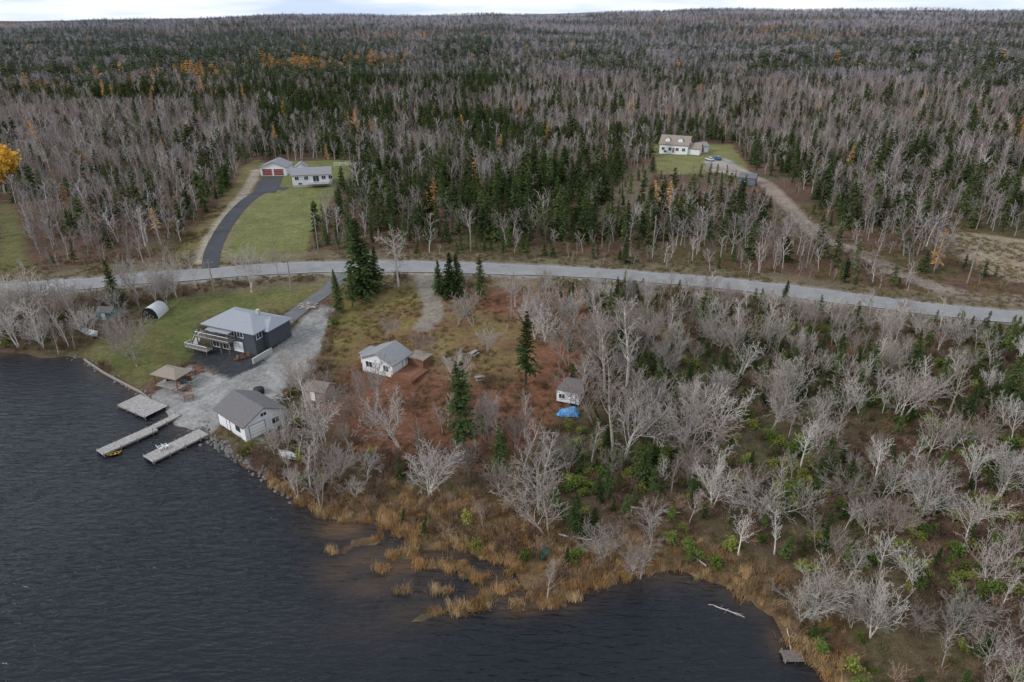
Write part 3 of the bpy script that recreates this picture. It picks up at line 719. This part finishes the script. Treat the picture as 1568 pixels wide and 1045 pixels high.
# ------------------------------------------------------------ docks
def dock(name, a, b_, w, zt=.5, mat=wood):
    A = np.array(G0(*a, zt)); B_ = np.array(G0(*b_, zt)); Ln = float(np.hypot(*(B_-A))); rot = math.atan2(*(B_-A)[::-1])
    p = empty(name, (A[0],A[1],0), rot); mb = MB(); n = int(Ln/.3)
    R = random.Random(int(Ln*100))
    for k in range(n): mb.box(k*Ln/n+.012,(k+1)*Ln/n-.012,-w/2+R.uniform(-.03,.03),w/2+R.uniform(-.03,.03),zt-.05+R.uniform(-.006,.006),zt+R.uniform(-.012,.012))
    obj('deck_planks', mb.out('deck_planks',[mat]), p)
    mb = MB()
    for y in (-w/2+.06, w/2-.06): mb.box(0,Ln,y-.05,y+.05,zt-.28,zt-.075)
    k = 0
    while k*2.5 < Ln:
        for y in (-w/2-.04, w/2+.04): mb.tube([Vector((k*2.5+.2,y,-1.6)),Vector((k*2.5+.2,y,zt+.25))],[.07,.07],6)
        k += 1
    obj('frame_and_piles', mb.out('frame',[wood_pole]), p)
    return p, Ln
dock('wooden_dock', (152,693), (237,655), 2.1); dock('wooden_dock', (228,657), (274,634), 1.3, .5)
dock('wide_wooden_dock', (226,703), (312,661), 2.7)
dock('dock_platform', (197,612), (240,630), 4.2, .55)
dock('small_dock', (1197,1003), (1229,1003), 1.2, .4, wood_d)
def chair(name, x, y, z, rot, mat):
    mb = MB(); 
    for k in range(4): mb.box(-.28,.28,-.3+k*.15,-.17+k*.15,.36-k*.03,.39-k*.03)
    for k in range(4):
        a = -.26+k*.14; mb.v += [(a,.25,.28),(a+.11,.25,.28),(a+.11,.29,.28),(a,.29,.28),(a,.52,1.),(a+.11,.52,1.),(a+.11,.56,1.),(a,.56,1.)]
        n = len(mb.v)-8; mb.f += [tuple(n+i for i in q_) for q_ in BF]; mb.m += [0]*6
    for s in (-.34,.28): mb.box(s,s+.06,-.32,.35,.56,.6); mb.box(s,s+.06,-.3,-.22,0,.56); mb.box(s,s+.06,.25,.33,0,.56)
    o = obj(name, mb.out(name,[mat]), None, (x,y,z)); o.rotation_euler = (0,0,rot)
for (u,v,r_,m_) in [(247,689,2.2,white_t),(255,686,2.6,white_t)]:
    x,y = G0(u,v,.5); chair('adirondack_chair',x,y,.5,r_,m_)
for (u,v,r_) in [(372,551,.5),(362,553,-.4),(380,548,.2)]:
    x,y = G(u,v); chair('patio_chair',x,y,h1(x,y)+.02,r_,wood_b)

# boats, cars
def boat(name, x, y, z, L_, W_, Hh, rot, mat, flip=False, inner=None):
    mb = MB(); n = 12
    for i in range(n+1):
        t = i/n; w = W_/2*(max(0, 1-abs(2*t-1)**2.4))**.7+.01; xx = (t-.5)*L_; sh_ = Hh*(1+.5*abs(2*t-1)**3)
        for (a, c) in [(-1,1),(-.85,.35),(-.35,.03),(.35,.03),(.85,.35),(1,1)]: mb.v.append((xx, a*w, c*sh_ if c == 1 else c*Hh+.3*Hh*abs(2*t-1)**4))
    for i in range(n):
        for k in range(5): a = i*6+k; mb.f.append((a,a+1,a+7,a+6)); mb.m.append(0)
    for s in (-.25,.05,.3): mb.box(s*L_-.1,s*L_+.1,-W_*.43,W_*.43,Hh*.6,Hh*.66,1)
    for sgn in (-1,1):
        mb.tube([Vector(mb.v[i*6+(0 if sgn < 0 else 5)]) for i in range(n+1)],[.035]*(n+1),4,1)
    o = obj(name, mb.out(name,[mat, inner or white_t], True), None, (x,y,z)); o.rotation_euler = (pi if flip else 0, 0, rot)
    return o
x,y = G(441,699); boat('upturned_rowboat',x,y,h1(x,y)+.75,3.6,1.3,.5,-.5,white_t,True)
x,y = G(838,842); boat('green_canoe',x,y,h1(x,y)+.1,4.5,.9,.4,1.25,teal,False,green_p)
x,y = G(140,516); boat('white_motorboat',x,y,h1(x,y)+.35,4.6,1.8,.7,-.5,fabric)
x,y = G0(176,697,.0); boat('yellow_kayak',x,y,.02,2.0,.6,.28,.5,black,False,yellow)
def car(name, x, y, z, rot, mat):
    p = empty(name,(x,y,z),rot)
    def ext(nm, prof, w0, w1, mt, zt_):
        mb = MB(); n = len(prof)
        for s in (-1,1):
            for (a,c) in prof: mb.v.append((a, s*(w0 if c < zt_ else w1), c))
        mb.f = [tuple(range(n))[::-1], tuple(range(n,2*n))]+[(i,(i+1)%n,n+(i+1)%n,n+i) for i in range(n)]; mb.m = [0]*len(mb.f)
        o = obj(nm, mb.out(nm,[mt]), p); bv = o.modifiers.new('b','BEVEL'); bv.width = .05; bv.segments = 2
    ext('body',[(-2.2,.35),(2.2,.35),(2.25,.7),(1.3,.95),(-1.9,1.),(-2.25,.8)],.88,.85,mat,.9)
    ext('cabin',[(-1.9,.97),(.95,.93),(.25,1.42),(-1.5,1.42)],.8,.62,glass,1.2)
    ext('roof_panel',[(-1.48,1.4),(.25,1.4),(.2,1.47),(-1.4,1.47)],.62,.6,mat,1.45)
    mb = MB()
    for xx in (-1.35,1.35):
        for yy in (-.9,.7): mb.tube([Vector((xx,yy,.33)),Vector((xx,yy+.2,.33))],[.33,.33],14); mb.tube([Vector((xx,yy-.01,.33)),Vector((xx,yy+.21,.33))],[.001,.2],10)
    obj('wheels', mb.out('wheels',[black]), p)
x,y = G(1086,247); car('parked_car',x,y,h1(x,y)+.03,1.9,M('silver_paint',(.5,.51,.53),rough=.3))
x,y = G(1098,246); car('parked_car',x,y,h1(x,y)+.03,1.8,M('blue_paint',(.05,.09,.22),rough=.3))
def barrel(name, u, v, r_, h_, mat):
    x,y = G(u,v); mb = MB(); mb.tube([Vector((0,0,0)),Vector((0,0,.02)),Vector((0,0,h_*.5)),Vector((0,0,h_)),Vector((0,0,h_))],[.01,r_,r_*1.06,r_,.01],12)
    obj(name, mb.out(name,[mat],True), None, (x,y,h1(x,y)))
barrel('hot_tub_barrel',397,602,.9,.9,black); barrel('rain_barrel',419,640,.3,.9,teal); barrel('plastic_barrel',283,588,.3,.9,teal); barrel('burn_barrel',440,608,.3,.9,wood_b)
def pile(name, u, v, n, sp_, mat, seed):
    R = random.Random(seed); x,y = G(u,v); mb = MB()
    for i in range(n):
        a = R.random()*6.28; c = Vector((R.gauss(0,sp_),R.gauss(0,sp_),.1+abs(R.gauss(0,.15)))); d = Vector((cos(a),sin(a),R.gauss(0,.15)))*R.uniform(.3,.8)
        mb.tube([c-d,c+d],[.07,.06],5)
    obj(name, mb.out(name,[mat]), None, (x,y,h1(x,y)))
pile('firewood_pile',300,570,40,.7,wood_b,1); pile('lumber_pile',425,612,30,.8,wood,2); pile('driftwood_pile',295,582,25,.8,log_m,3); pile('brush_pile',282,598,30,.8,wood_b,4)
pile('lumber_pile',283,575,30,.9,log_m,5); pile('brush_pile',470,470,40,1.,log_m,6)
def bench(u, v, rot, mat=wood, name='picnic_table'):
    x,y = G(u,v); mb = MB()
    for k in range(5): mb.box(-.9,.9,-.37+k*.15,-.24+k*.15,.72,.76)
    for s in (-.8,.62): mb.box(-.9,.9,s,s+.18,.42,.46)
    for xx in (-.7,.6): mb.box(xx,xx+.1,-.75,.75,.36,.42); mb.tube([Vector((xx+.05,-.7,0)),Vector((xx+.05,-.25,.72))],[.06]*2,4); mb.tube([Vector((xx+.05,.7,0)),Vector((xx+.05,.25,.72))],[.06]*2,4)
    o = obj(name, mb.out(name,[mat]), None, (x,y,h1(x,y)+.02)); o.rotation_euler = (0,0,rot)
bench(735,583,.2); bench(725,545,1.); bench(290,612,.4,wood_b)

# utility poles and wires
def upole(u, v, H_, rot, name='utility_pole', tr=True):
    x,y = G(u,v); z = h1(x,y); mb = MB()
    mb.tube([Vector((0,0,-.5)),Vector((0,0,H_))],[.17,.11],8)
    mb.box(-1.1,1.1,-.07,.07,H_-.75,H_-.62)
    for xx in (-1.,0.,1.): mb.tube([Vector((xx,0,H_-.62 if xx else H_)),Vector((xx,0,(H_-.4) if xx else H_+.2))],[.06,.05],6)
    if tr: mb.tube([Vector((.35,0,H_-2.6)),Vector((.35,0,H_-1.6))],[.25,.25],8)
    o = obj(name, mb.out(name,[wood_pole]), None, (x,y,z)); o.rotation_euler = (0,0,rot); return Vector((x,y,z+H_))
tops = [upole(u,v,10.5,1.5,tr=t) for u,v,t in [(-60,418,False),(232,402,False),(488,388,True),(721,388,True),(999,394,False),(1234,412,True),(1480,436,False),(1760,470,False)]]
mb = MB()
for a, b_ in zip(tops[:-1], tops[1:]):
    for off, dz in ((0,.2),(-1,-.4),(1,-.4),(0,-2.3)):
        pts = [a.lerp(b_,k/12)+Vector((0,off,dz-1.2*4*(k/12)*(1-k/12))) for k in range(13)]
        mb.tube(pts,[.022]*13,3)
obj('power_lines', mb.out('power_lines',[black]))
tp2 = [upole(783,490,9.5,.3,tr=False), upole(329,452,8.5,.3,tr=False), upole(447,447,8,.3,tr=False)]
mb = MB()
for a, b_ in [(tops[3],tp2[0]),(tops[2],tp2[2]),(tops[1],tp2[1])]:
    mb.tube([a.lerp(b_,k/10)+Vector((0,0,-.8-.7*4*(k/10)*(1-k/10))) for k in range(11)],[.02]*11,3)
obj('service_wires', mb.out('service_wires',[black]))

# logs
def log(u1,v1,u2,v2,r_=.14,dz=.12,name='fallen_log'):
    a = G0(u1,v1); b_ = G0(u2,v2); A = Vector((*a,max(0,h1(*a))+dz)); B_ = Vector((*b_,max(0,h1(*b_))+dz)); mb = MB(); R = random.Random(int(u1))
    pts = [A.lerp(B_,k/6)+Vector((R.gauss(0,.06),R.gauss(0,.06),R.gauss(0,.04))) for k in range(7)]
    mb.tube(pts,[r_*(1-.5*k/6) for k in range(7)],6)
    for k in range(7): 
        q_ = pts[min(6,2+k//2)]; mb.cone(q_, q_+Vector((R.gauss(0,.5),R.gauss(0,.5),abs(R.gauss(0,.4)))), .04)
    obj(name, mb.out(name,[log_m]))
log(1085,925,1140,945,.08,.0); log(965,782,1040,792); log(855,824,905,830); log(1010,750,1060,700,.1); log(1470,995,1520,1025); log(1080,870,1050,850,.1); log(1240,925,1290,945,.1)
log(1205,965,1212,1005,.08,name='driftwood_log')

# ------------------------------------------------------------ scatter
def clear_mask(x, y, pad=0.):
    bad = np.zeros(len(x), bool)
    for k in ('lawn_ul','lawn_ul2','yard_ul','mead_l','lawn_lk','lawn_m1','lawn_m2','lawn_ur','grav_ur','field_r','field_r2','pad','asph'):
        bad |= sdf(x, y, PZ[k]) > -pad
    bad |= seg_dist(x, y, road[::2]) < 6.5+pad
    for ln, w in ((drive_ul,3.5),(track_ul,3),(drive_lk,3.5),(drive_mid,3),(track_r,4.0),(track_r2,4)):
        bad |= seg_dist(x, y, ln) < w+pad
    for (u,v,r_) in [(365,525,11),(385,645,8),(590,565,8),(868,622,5),(258,585,5),(228,480,5),(160,485,3),(1143,278,5),(1075,230,8)]:
        cx, cy = G(u,v); bad |= np.hypot(x-cx, y-cy) < r_
    bad |= Hq(x, y) < .12
    return bad
roadY = lambda x: np.interp(x, [a[0] for a in road], [a[1] for a in road])
def jit(x0,x1,y0,y1,s):
    a, b_ = np.meshgrid(np.arange(x0,x1,s), np.arange(y0,y1,s)); a = a.ravel()+RNG.uniform(-.5,.5,a.size)*s; b_ = b_.ravel()+RNG.uniform(-.5,.5,b_.size)*s
    return a, b_
rings = [(120,420,3.9,9.5),(420,800,5.3,11.),(800,1500,8.4,12.5),(1500,2600,12.5,14),(2600,4300,18,16)]
PP = []; II = []; SS = []
for r0, r1, s, hh in rings:
    x, y = jit(-r1*.95, r1*.95, 0, r1, s); r = np.hypot(x, y)
    ok = (r >= r0) & (r < r1) & (np.abs(x) < y*.88+30) & (y > roadY(x)); x, y = x[ok], y[ok]
    if r0 < 500: ok = ~clear_mask(x, y, 1.); x, y = x[ok], y[ok]
    z = Hq(x, y); u, v = to_uv(x, y, z); n = len(x); r = np.hypot(x, y)
    pc = np.full(n, .42)
    pc = np.where((u < 750) & (v > 45) & (v < 210), .72, pc)
    pc = np.where((u > 750) & (v > 55) & (v < 120), .50, pc)
    pc = np.where((u > 850) & (v > 120) & (v < 235), .27, pc)
    pc = np.where(v < 48, .32, pc)
    pc = np.where((u > 480) & (u < 1010) & (v > 205) & (v < 400), .58, pc)
    pc = np.where((u > 1150) & (v > 235), .50, pc)
    pc = np.where((u < 400) & (v > 165), .18, pc)
    big = fbm(x, y, max(34, r0*.13), 61)
    pc = np.clip(pc+(big-.5)*1.7, .06, .92)
    g = np.zeros(n)
    for (cu,cv,ru,rv,a) in [(450,106,48,8,.9),(300,116,60,9,.55),(565,98,40,6,.4),(110,148,80,8,.22),(40,135,45,5,.3),(330,150,30,10,.3),(690,187,70,8,.2),(800,188,9,8,.9),(550,205,14,12,.5),(970,335,10,18,.45),(1040,315,50,10,.4),(1150,305,18,9,.5),(1180,48,50,4,.45),(600,60,50,5,.2),(1500,70,50,4,.15),(1250,62,50,4,.15),(1560,205,20,12,.35),(210,130,45,7,.3),(665,340,8,10,.5),(370,165,25,7,.2)]:
        g = np.maximum(g, a*np.exp(-((u-cu)/ru)**2-((v-cv)/rv)**2))
    g = g*np.clip((fbm(x,y,max(12,r0*.04),66)-.3)*4,.0,1.1)+.005
    rr = RNG.random(n); isl = rr < g; isc = (RNG.random(n) < pc) & ~isl
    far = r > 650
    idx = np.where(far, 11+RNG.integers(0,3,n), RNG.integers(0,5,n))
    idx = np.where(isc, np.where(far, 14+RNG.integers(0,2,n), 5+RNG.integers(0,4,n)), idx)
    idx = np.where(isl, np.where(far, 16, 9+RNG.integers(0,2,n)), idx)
    sc = hh/10*RNG.uniform(.6,1.15,n)*np.where(isl, RNG.uniform(.7,1.15,n), np.where(isc, RNG.uniform(.55,1.2,n), .96))*(.75+.5*fbm(x,y,40,71))
    if r0 < 500:
        sc = np.where(seg_dist(x, y, road[::4]) < 20, sc*RNG.uniform(.35,.85,n), sc)
        lowz = np.zeros(n, bool)
        lowz |= sdf(x, y, GP([(995,262),(1150,262),(1185,300),(1170,320),(1000,315)])) > 0
        lowz |= sdf(x, y, PZ['clear_c']) > -1
        lowz |= sdf(x, y, GP([(1445,380),(1500,410),(1600,440),(1600,470),(1440,440)])) > 0
        lowz |= seg_dist(x, y, track_r) < 10
        kk = ~lowz | (RNG.random(n) < .6); sc = np.where(lowz, sc*RNG.uniform(.25,.6,n), sc)
    else: kk = np.ones(n, bool)
    wd = sc*RNG.uniform(.85,1.25,n)*(1 if r0 < 800 else 1.3)
    PP.append(np.stack([x,y,z],1)[kk]); II.append(idx[kk]); SS.append(np.stack([wd,wd,sc],1)[kk])
PP = np.concatenate(PP); II = np.concatenate(II); SS = np.concatenate(SS)
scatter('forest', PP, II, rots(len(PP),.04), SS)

def put(name, me, x, y, h, wf=1., R=random):
    o = obj(name, me, None, (x,y,h1(x,y))); s = h/10; o.scale = (s*wf,s*wf,s); o.rotation_euler = (R.gauss(0,.03),R.gauss(0,.03),R.random()*6.28); return o
def hpx(u, v, px_):
    x,y = G(u,v); dep = y*cp+(CAMH-h1(x,y))*sp; return px_*dep/F/.86
SPREAD = near_bare[:4]; ROUND = near_bare[4:7]; SLIM = near_bare[7:]
R = random.Random(99)
expl = [(1060,695,100),(1050,690,80),(1170,800,95),(1150,790,80),(1240,950,105),(1225,955,70),(1378,645,90),(1500,700,85),(1412,790,85),(1300,600,60),(1250,700,60),(1350,765,70),
 (955,705,110),(940,690,130),(985,670,90),(1005,640,90),(925,865,65),(838,820,110),(825,790,120),(655,765,85),(615,690,90),(575,640,90),(560,615,60),(500,690,70),(478,655,50),(1505,905,95),(1345,880,75),(838,920,60),
 (430,700,50),(520,735,60),(545,640,60),(610,440,85),(425,420,40),(385,448,70),(210,560,85),(195,545,60),(450,590,60),(880,500,50),(840,470,50),(760,650,50),(700,500,50),(725,500,55),(640,560,55),(590,520,45),
 (905,560,80),(920,540,90),(925,600,110),(910,650,90),(960,600,120),(975,560,100),(790,690,60),(800,730,80),(1100,660,70),(1280,860,60),(980,890,80),(965,885,60),(1300,775,80),(1230,790,60),(1560,960,90),(1130,560,80),(720,730,55),(765,760,60),
 (200,450,55),(215,456,60),(240,464,60),(255,466,50),(272,456,60),(300,442,50),(60,525,70),(30,532,70),(100,525,75),(85,505,80),(20,505,80),(125,508,70),(45,492,70),(110,490,60),(5,520,75),(70,535,50),
 (420,695,45),(458,708,45),(482,722,50),(508,748,45),(545,765,40),(470,640,50),(500,640,60),(440,660,40),(525,660,50),(700,600,60),(745,540,50),(820,520,60),(855,510,60),(790,470,50),(870,560,70),
 (1450,640,80),(1530,760,80),(1480,830,80),(1180,660,80),(1210,620,70),(1420,700,70),(1090,780,70),(1000,830,60),(1130,850,60),(1400,900,70),(1540,860,70),(1450,980,90),(1330,960,70)]
taken = []
for (u,v,hp) in expl:
    x,y = G(u,v); taken.append((x,y))
    m_ = R.choice(SPREAD if (hp < 120 and R.random() < .75) else ROUND+SLIM)
    put('bare_birch_tree' if m_ in SLIM else 'bare_maple_tree', m_, x, y, hpx(u,v,hp)*1.05, R.uniform(.9,1.2), R)
cons = [(558,452,98,1),(575,448,60,0),(688,455,58,1),(702,452,55,1),(672,452,45,0),(805,590,98,2),(735,462,60,2),(710,700,130,3),(704,640,80,2),(765,745,90,3),(182,470,62,0),(520,480,50,0),(540,470,55,2),(514,448,30,0),
 (1070,510,60,3),(1120,610,50,3),(1330,590,60,3),(1310,620,50,3),(945,560,60,2),(1010,600,50,0),(870,480,35,0),(1500,560,60,3),(1540,540,50,0),(1000,760,45,3),(930,760,50,3),(1480,640,45,0),(1400,560,50,2),(1555,640,60,0),(985,740,50,1),(1015,725,45,0),(1140,560,50,1),(1280,560,45,0),(1440,600,45,1),(1545,600,55,1)]
for (u,v,hp,k) in cons:
    x,y = G(u,v); taken.append((x,y)); put('spruce_tree', near_con[k], x, y, hpx(u,v,hp)*1.05, R.uniform(.95,1.15), R)
x, y = jit(-130,140,40,190,2.9); ok = ~clear_mask(x,y,.8) & (y < roadY(x)-5); x, y = x[ok], y[ok]
u, v = to_uv(x,y,Hq(x,y)); ok = (u > -150) & (u < 1720) & (v < 1160); x, y, u, v = x[ok], y[ok], u[ok], v[ok]
inlit = sdf(x,y,PZ['litter']) > 0
dens = np.where(inlit, .12, .58)
dens = np.where((u > 430) & (u < 830) & (v > 600), .18, dens)
dens = np.where(v > 760, dens*.65, dens)
dens = np.where(seg_dist(x,y,marsh_line) < 5, .04, dens)
dens = np.where((u < 520), .45, dens)
dens = dens*(.35+1.3*fbm(x,y,15,81))
T = np.array(taken)
bdist = [(G(*q_), r_) for q_, r_ in (((870,650),7),((385,690),5),((600,600),7))]
for i in range(len(x)):
    if R.random() > dens[i]: continue
    if np.min(np.hypot(T[:,0]-x[i], T[:,1]-y[i])) < 1.5: continue
    if any(math.dist(c_, (x[i],y[i])) < r_ for c_, r_ in bdist): continue
    h = R.uniform(4.0,8.6)*(.8 if seg_dist(np.array([x[i]]),np.array([y[i]]),road[::3])[0] < 16 else 1.)
    if R.random() < .26 and u[i] > 850:
        put('young_fir_tree', near_con[R.choice([0,1,2,3])], x[i], y[i], h*R.uniform(.4,.85), 1.2, R)
    else:
        m_ = R.choice(SPREAD+ROUND+SLIM*2+SPREAD); put('bare_birch_tree' if m_ in SLIM else 'bare_maple_tree', m_, x[i], y[i], h, R.uniform(.8,1.1), R)
x,y = G(8,298); put('yellow_maple_tree', leafy('maple_mesh',5,10,[bark_mid,yleaf],9000,.2), x, y, 16, 1.2)
x,y = G(132,262); put('golden_tree', leafy('golden_mesh',6,10,[bark_mid,larch_m],4000,.2), x, y, 7, 1.1)

# understory
x, y = jit(-130,140,38,190,1.35)
ok = ~clear_mask(x,y,-.3) & (y < roadY(x)-3); x, y = x[ok], y[ok]; u, v = to_uv(x,y,Hq(x,y)); n = len(x)
lit = sdf(x,y,PZ['litter']) > -2; f = fbm(x,y,11,91)
keep = RNG.random(n) < np.where(lit & (v < 690), .08, np.clip(.5+(f-.5)*1.4, .2, .9))
x, y, u, v, f, lit = [a[keep] for a in (x,y,u,v,f,lit)]; n = len(x)
gp = np.where((u > 860) & (v > 480), .22+2.0*np.clip(fbm(x,y,9,95)-.42,0,1), .07)
isg = RNG.random(n) < gp; isf = (RNG.random(n) < np.where(u > 850, .14+1.3*np.clip(fbm(x,y,12,96)-.42,0,1), .02))
idx = 17+RNG.integers(0,3,n); idx = np.where(isg, 20+RNG.integers(0,2,n), idx); idx = np.where(isf, 5+RNG.integers(0,3,n), idx)
s = np.where(isf, RNG.uniform(.12,.42,n), RNG.uniform(.5,1.4,n))
scatter('undergrowth_shrubs', np.stack([x,y,Hq(x,y)],1), idx, rots(n,.1), np.stack([s,s,s*RNG.uniform(.8,1.2,n)],1))
# dry weeds
x, y = jit(-130,140,38,215,1.0); h_ = Hq(x,y); bad = (h_ < .1)|(seg_dist(x,y,road[::2]) < 4.2)|(sdf(x,y,PZ['pad']) > -.5)
for k in ('lawn_ul','lawn_lk','yard_ul','asph'): bad |= sdf(x,y,PZ[k]) > -.5
for ln in (drive_ul,track_ul,drive_lk,drive_mid,track_r): bad |= seg_dist(x,y,ln) < 2.2
bad |= RNG.random(len(x)) > np.clip((fbm(x,y,7,97)-.35)*3,0,.8); x, y = x[~bad], y[~bad]; n = len(x)
s = RNG.uniform(.4,1.2,n); scatter('dry_weeds', np.stack([x,y,Hq(x,y)],1), 24+RNG.integers(0,2,n), rots(n,.1), np.stack([s,s,s],1))
# marsh reeds
x, y = jit(-45,40,40,90,.6); h_ = Hq(x,y); d = seg_dist(x,y,marsh_line)
pr = np.clip(.85*(1-ss((d-2)/4.5)) * (h_ > -.16)*np.clip((fbm(x,y,5,99)-.3)*3.2,0,1)+.85*(h_ > -.06)*(h_ < .25)*np.clip((fbm(x,y,2.5,98)-.36)*5,0,1)*(d < 14), 0, 1)
u, v = to_uv(x,y,h_)
pr = np.where(u > 1000, pr*.45, pr)
k = RNG.random(len(x)) < pr; x, y, h_ = x[k], y[k], h_[k]; n = len(x); s = RNG.uniform(.35,.95,n)
scatter('marsh_reeds', np.stack([x,y,np.maximum(h_,-.05)],1), 22+RNG.integers(0,2,n), rots(n,.18), np.stack([s*1.1,s*1.1,s],1))
# shore rocks
R = random.Random(3); mb = MB()
def rock(mb, c, r_):
    n = len(mb.v); vs_ = []
    for i in range(3):
        for j in range(6):
            th = (i+.5)/3*pi; ph = j/6*6.283; q_ = r_*R.uniform(.7,1.2); vs_.append(c+Vector((sin(th)*cos(ph)*q_, sin(th)*sin(ph)*q_, cos(th)*q_*.7)))
    mb.v += vs_
    for i in range(2):
        for j in range(6): mb.f.append((n+i*6+j, n+(i+1)*6+j, n+(i+1)*6+(j+1)%6, n+i*6+(j+1)%6)); mb.m.append(0)
    mb.f.append(tuple(n+j for j in range(6))); mb.m.append(0)
for L_, k in ((shore_uv[3:9],60),(shore_uv[11:17],230)):
    S = [G0(*a) for a in L_]
    for i in range(k):
        q_ = R.random()*(len(S)-1); a = int(q_); f_ = q_-a; x = S[a][0]*(1-f_)+S[a+1][0]*f_+R.gauss(0,.6); y = S[a][1]*(1-f_)+S[a+1][1]*f_+R.gauss(0,.7)
        rock(mb, Vector((x,y,max(h1(x,y),-.1)+.03)), R.uniform(.1,.42))
obj('shore_rocks', mb.out('shore_rocks',[rock_m]))
mb = MB(); S = [G0(*a) for a in shore_uv[4:9]]
for a, b_ in zip(S[:-1], S[1:]):
    for z_ in (.05,.25,.45): mb.tube([Vector((*a,z_)),Vector((*b_,z_))],[.12,.12],6)
obj('timber_seawall', mb.out('timber_seawall',[wood_pole]))

# ------------------------------------------------------------ light, sky, camera
w = bpy.data.worlds.new('World'); scene.world = w; w.use_nodes = True; nt = w.node_tree; nt.nodes.clear(); L = nt.links.new
sky = nt.nodes.new('ShaderNodeTexSky'); sky.sky_type = 'NISHITA'; sky.sun_disc = False
sky.sun_elevation = radians(32); sky.sun_rotation = radians(250); sky.air_density = 1.0; sky.dust_density = 1.0
tc = nt.nodes.new('ShaderNodeTexCoord'); mp = nt.nodes.new('ShaderNodeMapping'); mp.inputs['Scale'].default_value = (1,1,9)
L(tc.outputs['Generated'], mp.inputs['Vector'])
no = nt.nodes.new('ShaderNodeTexNoise'); no.inputs['Scale'].default_value = 4.5; no.inputs['Detail'].default_value = 8; L(mp.outputs[0], no.inputs['Vector'])
cr = nt.nodes.new('ShaderNodeMapRange'); cr.inputs[1].default_value = .36; cr.inputs[2].default_value = .60; L(no.outputs['Fac'], cr.inputs[0])
cc = nt.nodes.new('ShaderNodeMix'); cc.data_type = 'RGBA'; cc.inputs[6].default_value = (6.2,7.6,9.8,1); cc.inputs[7].default_value = (10.6,10.9,11.3,1); L(cr.outputs[0], cc.inputs[0])
mx = nt.nodes.new('ShaderNodeMix'); mx.data_type = 'RGBA'; mx.inputs[0].default_value = .88
L(sky.outputs[0], mx.inputs[6]); L(cc.outputs[2], mx.inputs[7])
bg = nt.nodes.new('ShaderNodeBackground'); bg.inputs['Strength'].default_value = .112; L(mx.outputs[2], bg.inputs['Color'])
ow = nt.nodes.new('ShaderNodeOutputWorld'); L(bg.outputs[0], ow.inputs[0])
sl = bpy.data.lights.new('sun', 'SUN'); sl.energy = 2.2; sl.angle = radians(12); sl.color = (1,.96,.91)
so = bpy.data.objects.new('sun', sl); COL.objects.link(so)
az = radians(250); el = radians(32); dv = Vector((sin(az)*cos(el), cos(az)*cos(el), sin(el)))
so.rotation_euler = dv.to_track_quat('Z','Y').to_euler()
cam = bpy.data.cameras.new('camera'); cam.lens = 24.0; cam.sensor_width = 36; cam.clip_end = 20000; cam.clip_start = .5
co = bpy.data.objects.new('camera', cam); COL.objects.link(co); co.location = (0,0,CAMH); co.rotation_euler = (pi/2-PITCH,0,0)
scene.camera = co
scene.view_settings.view_transform = 'Standard'; scene.view_settings.look = 'None'; scene.view_settings.exposure = 0
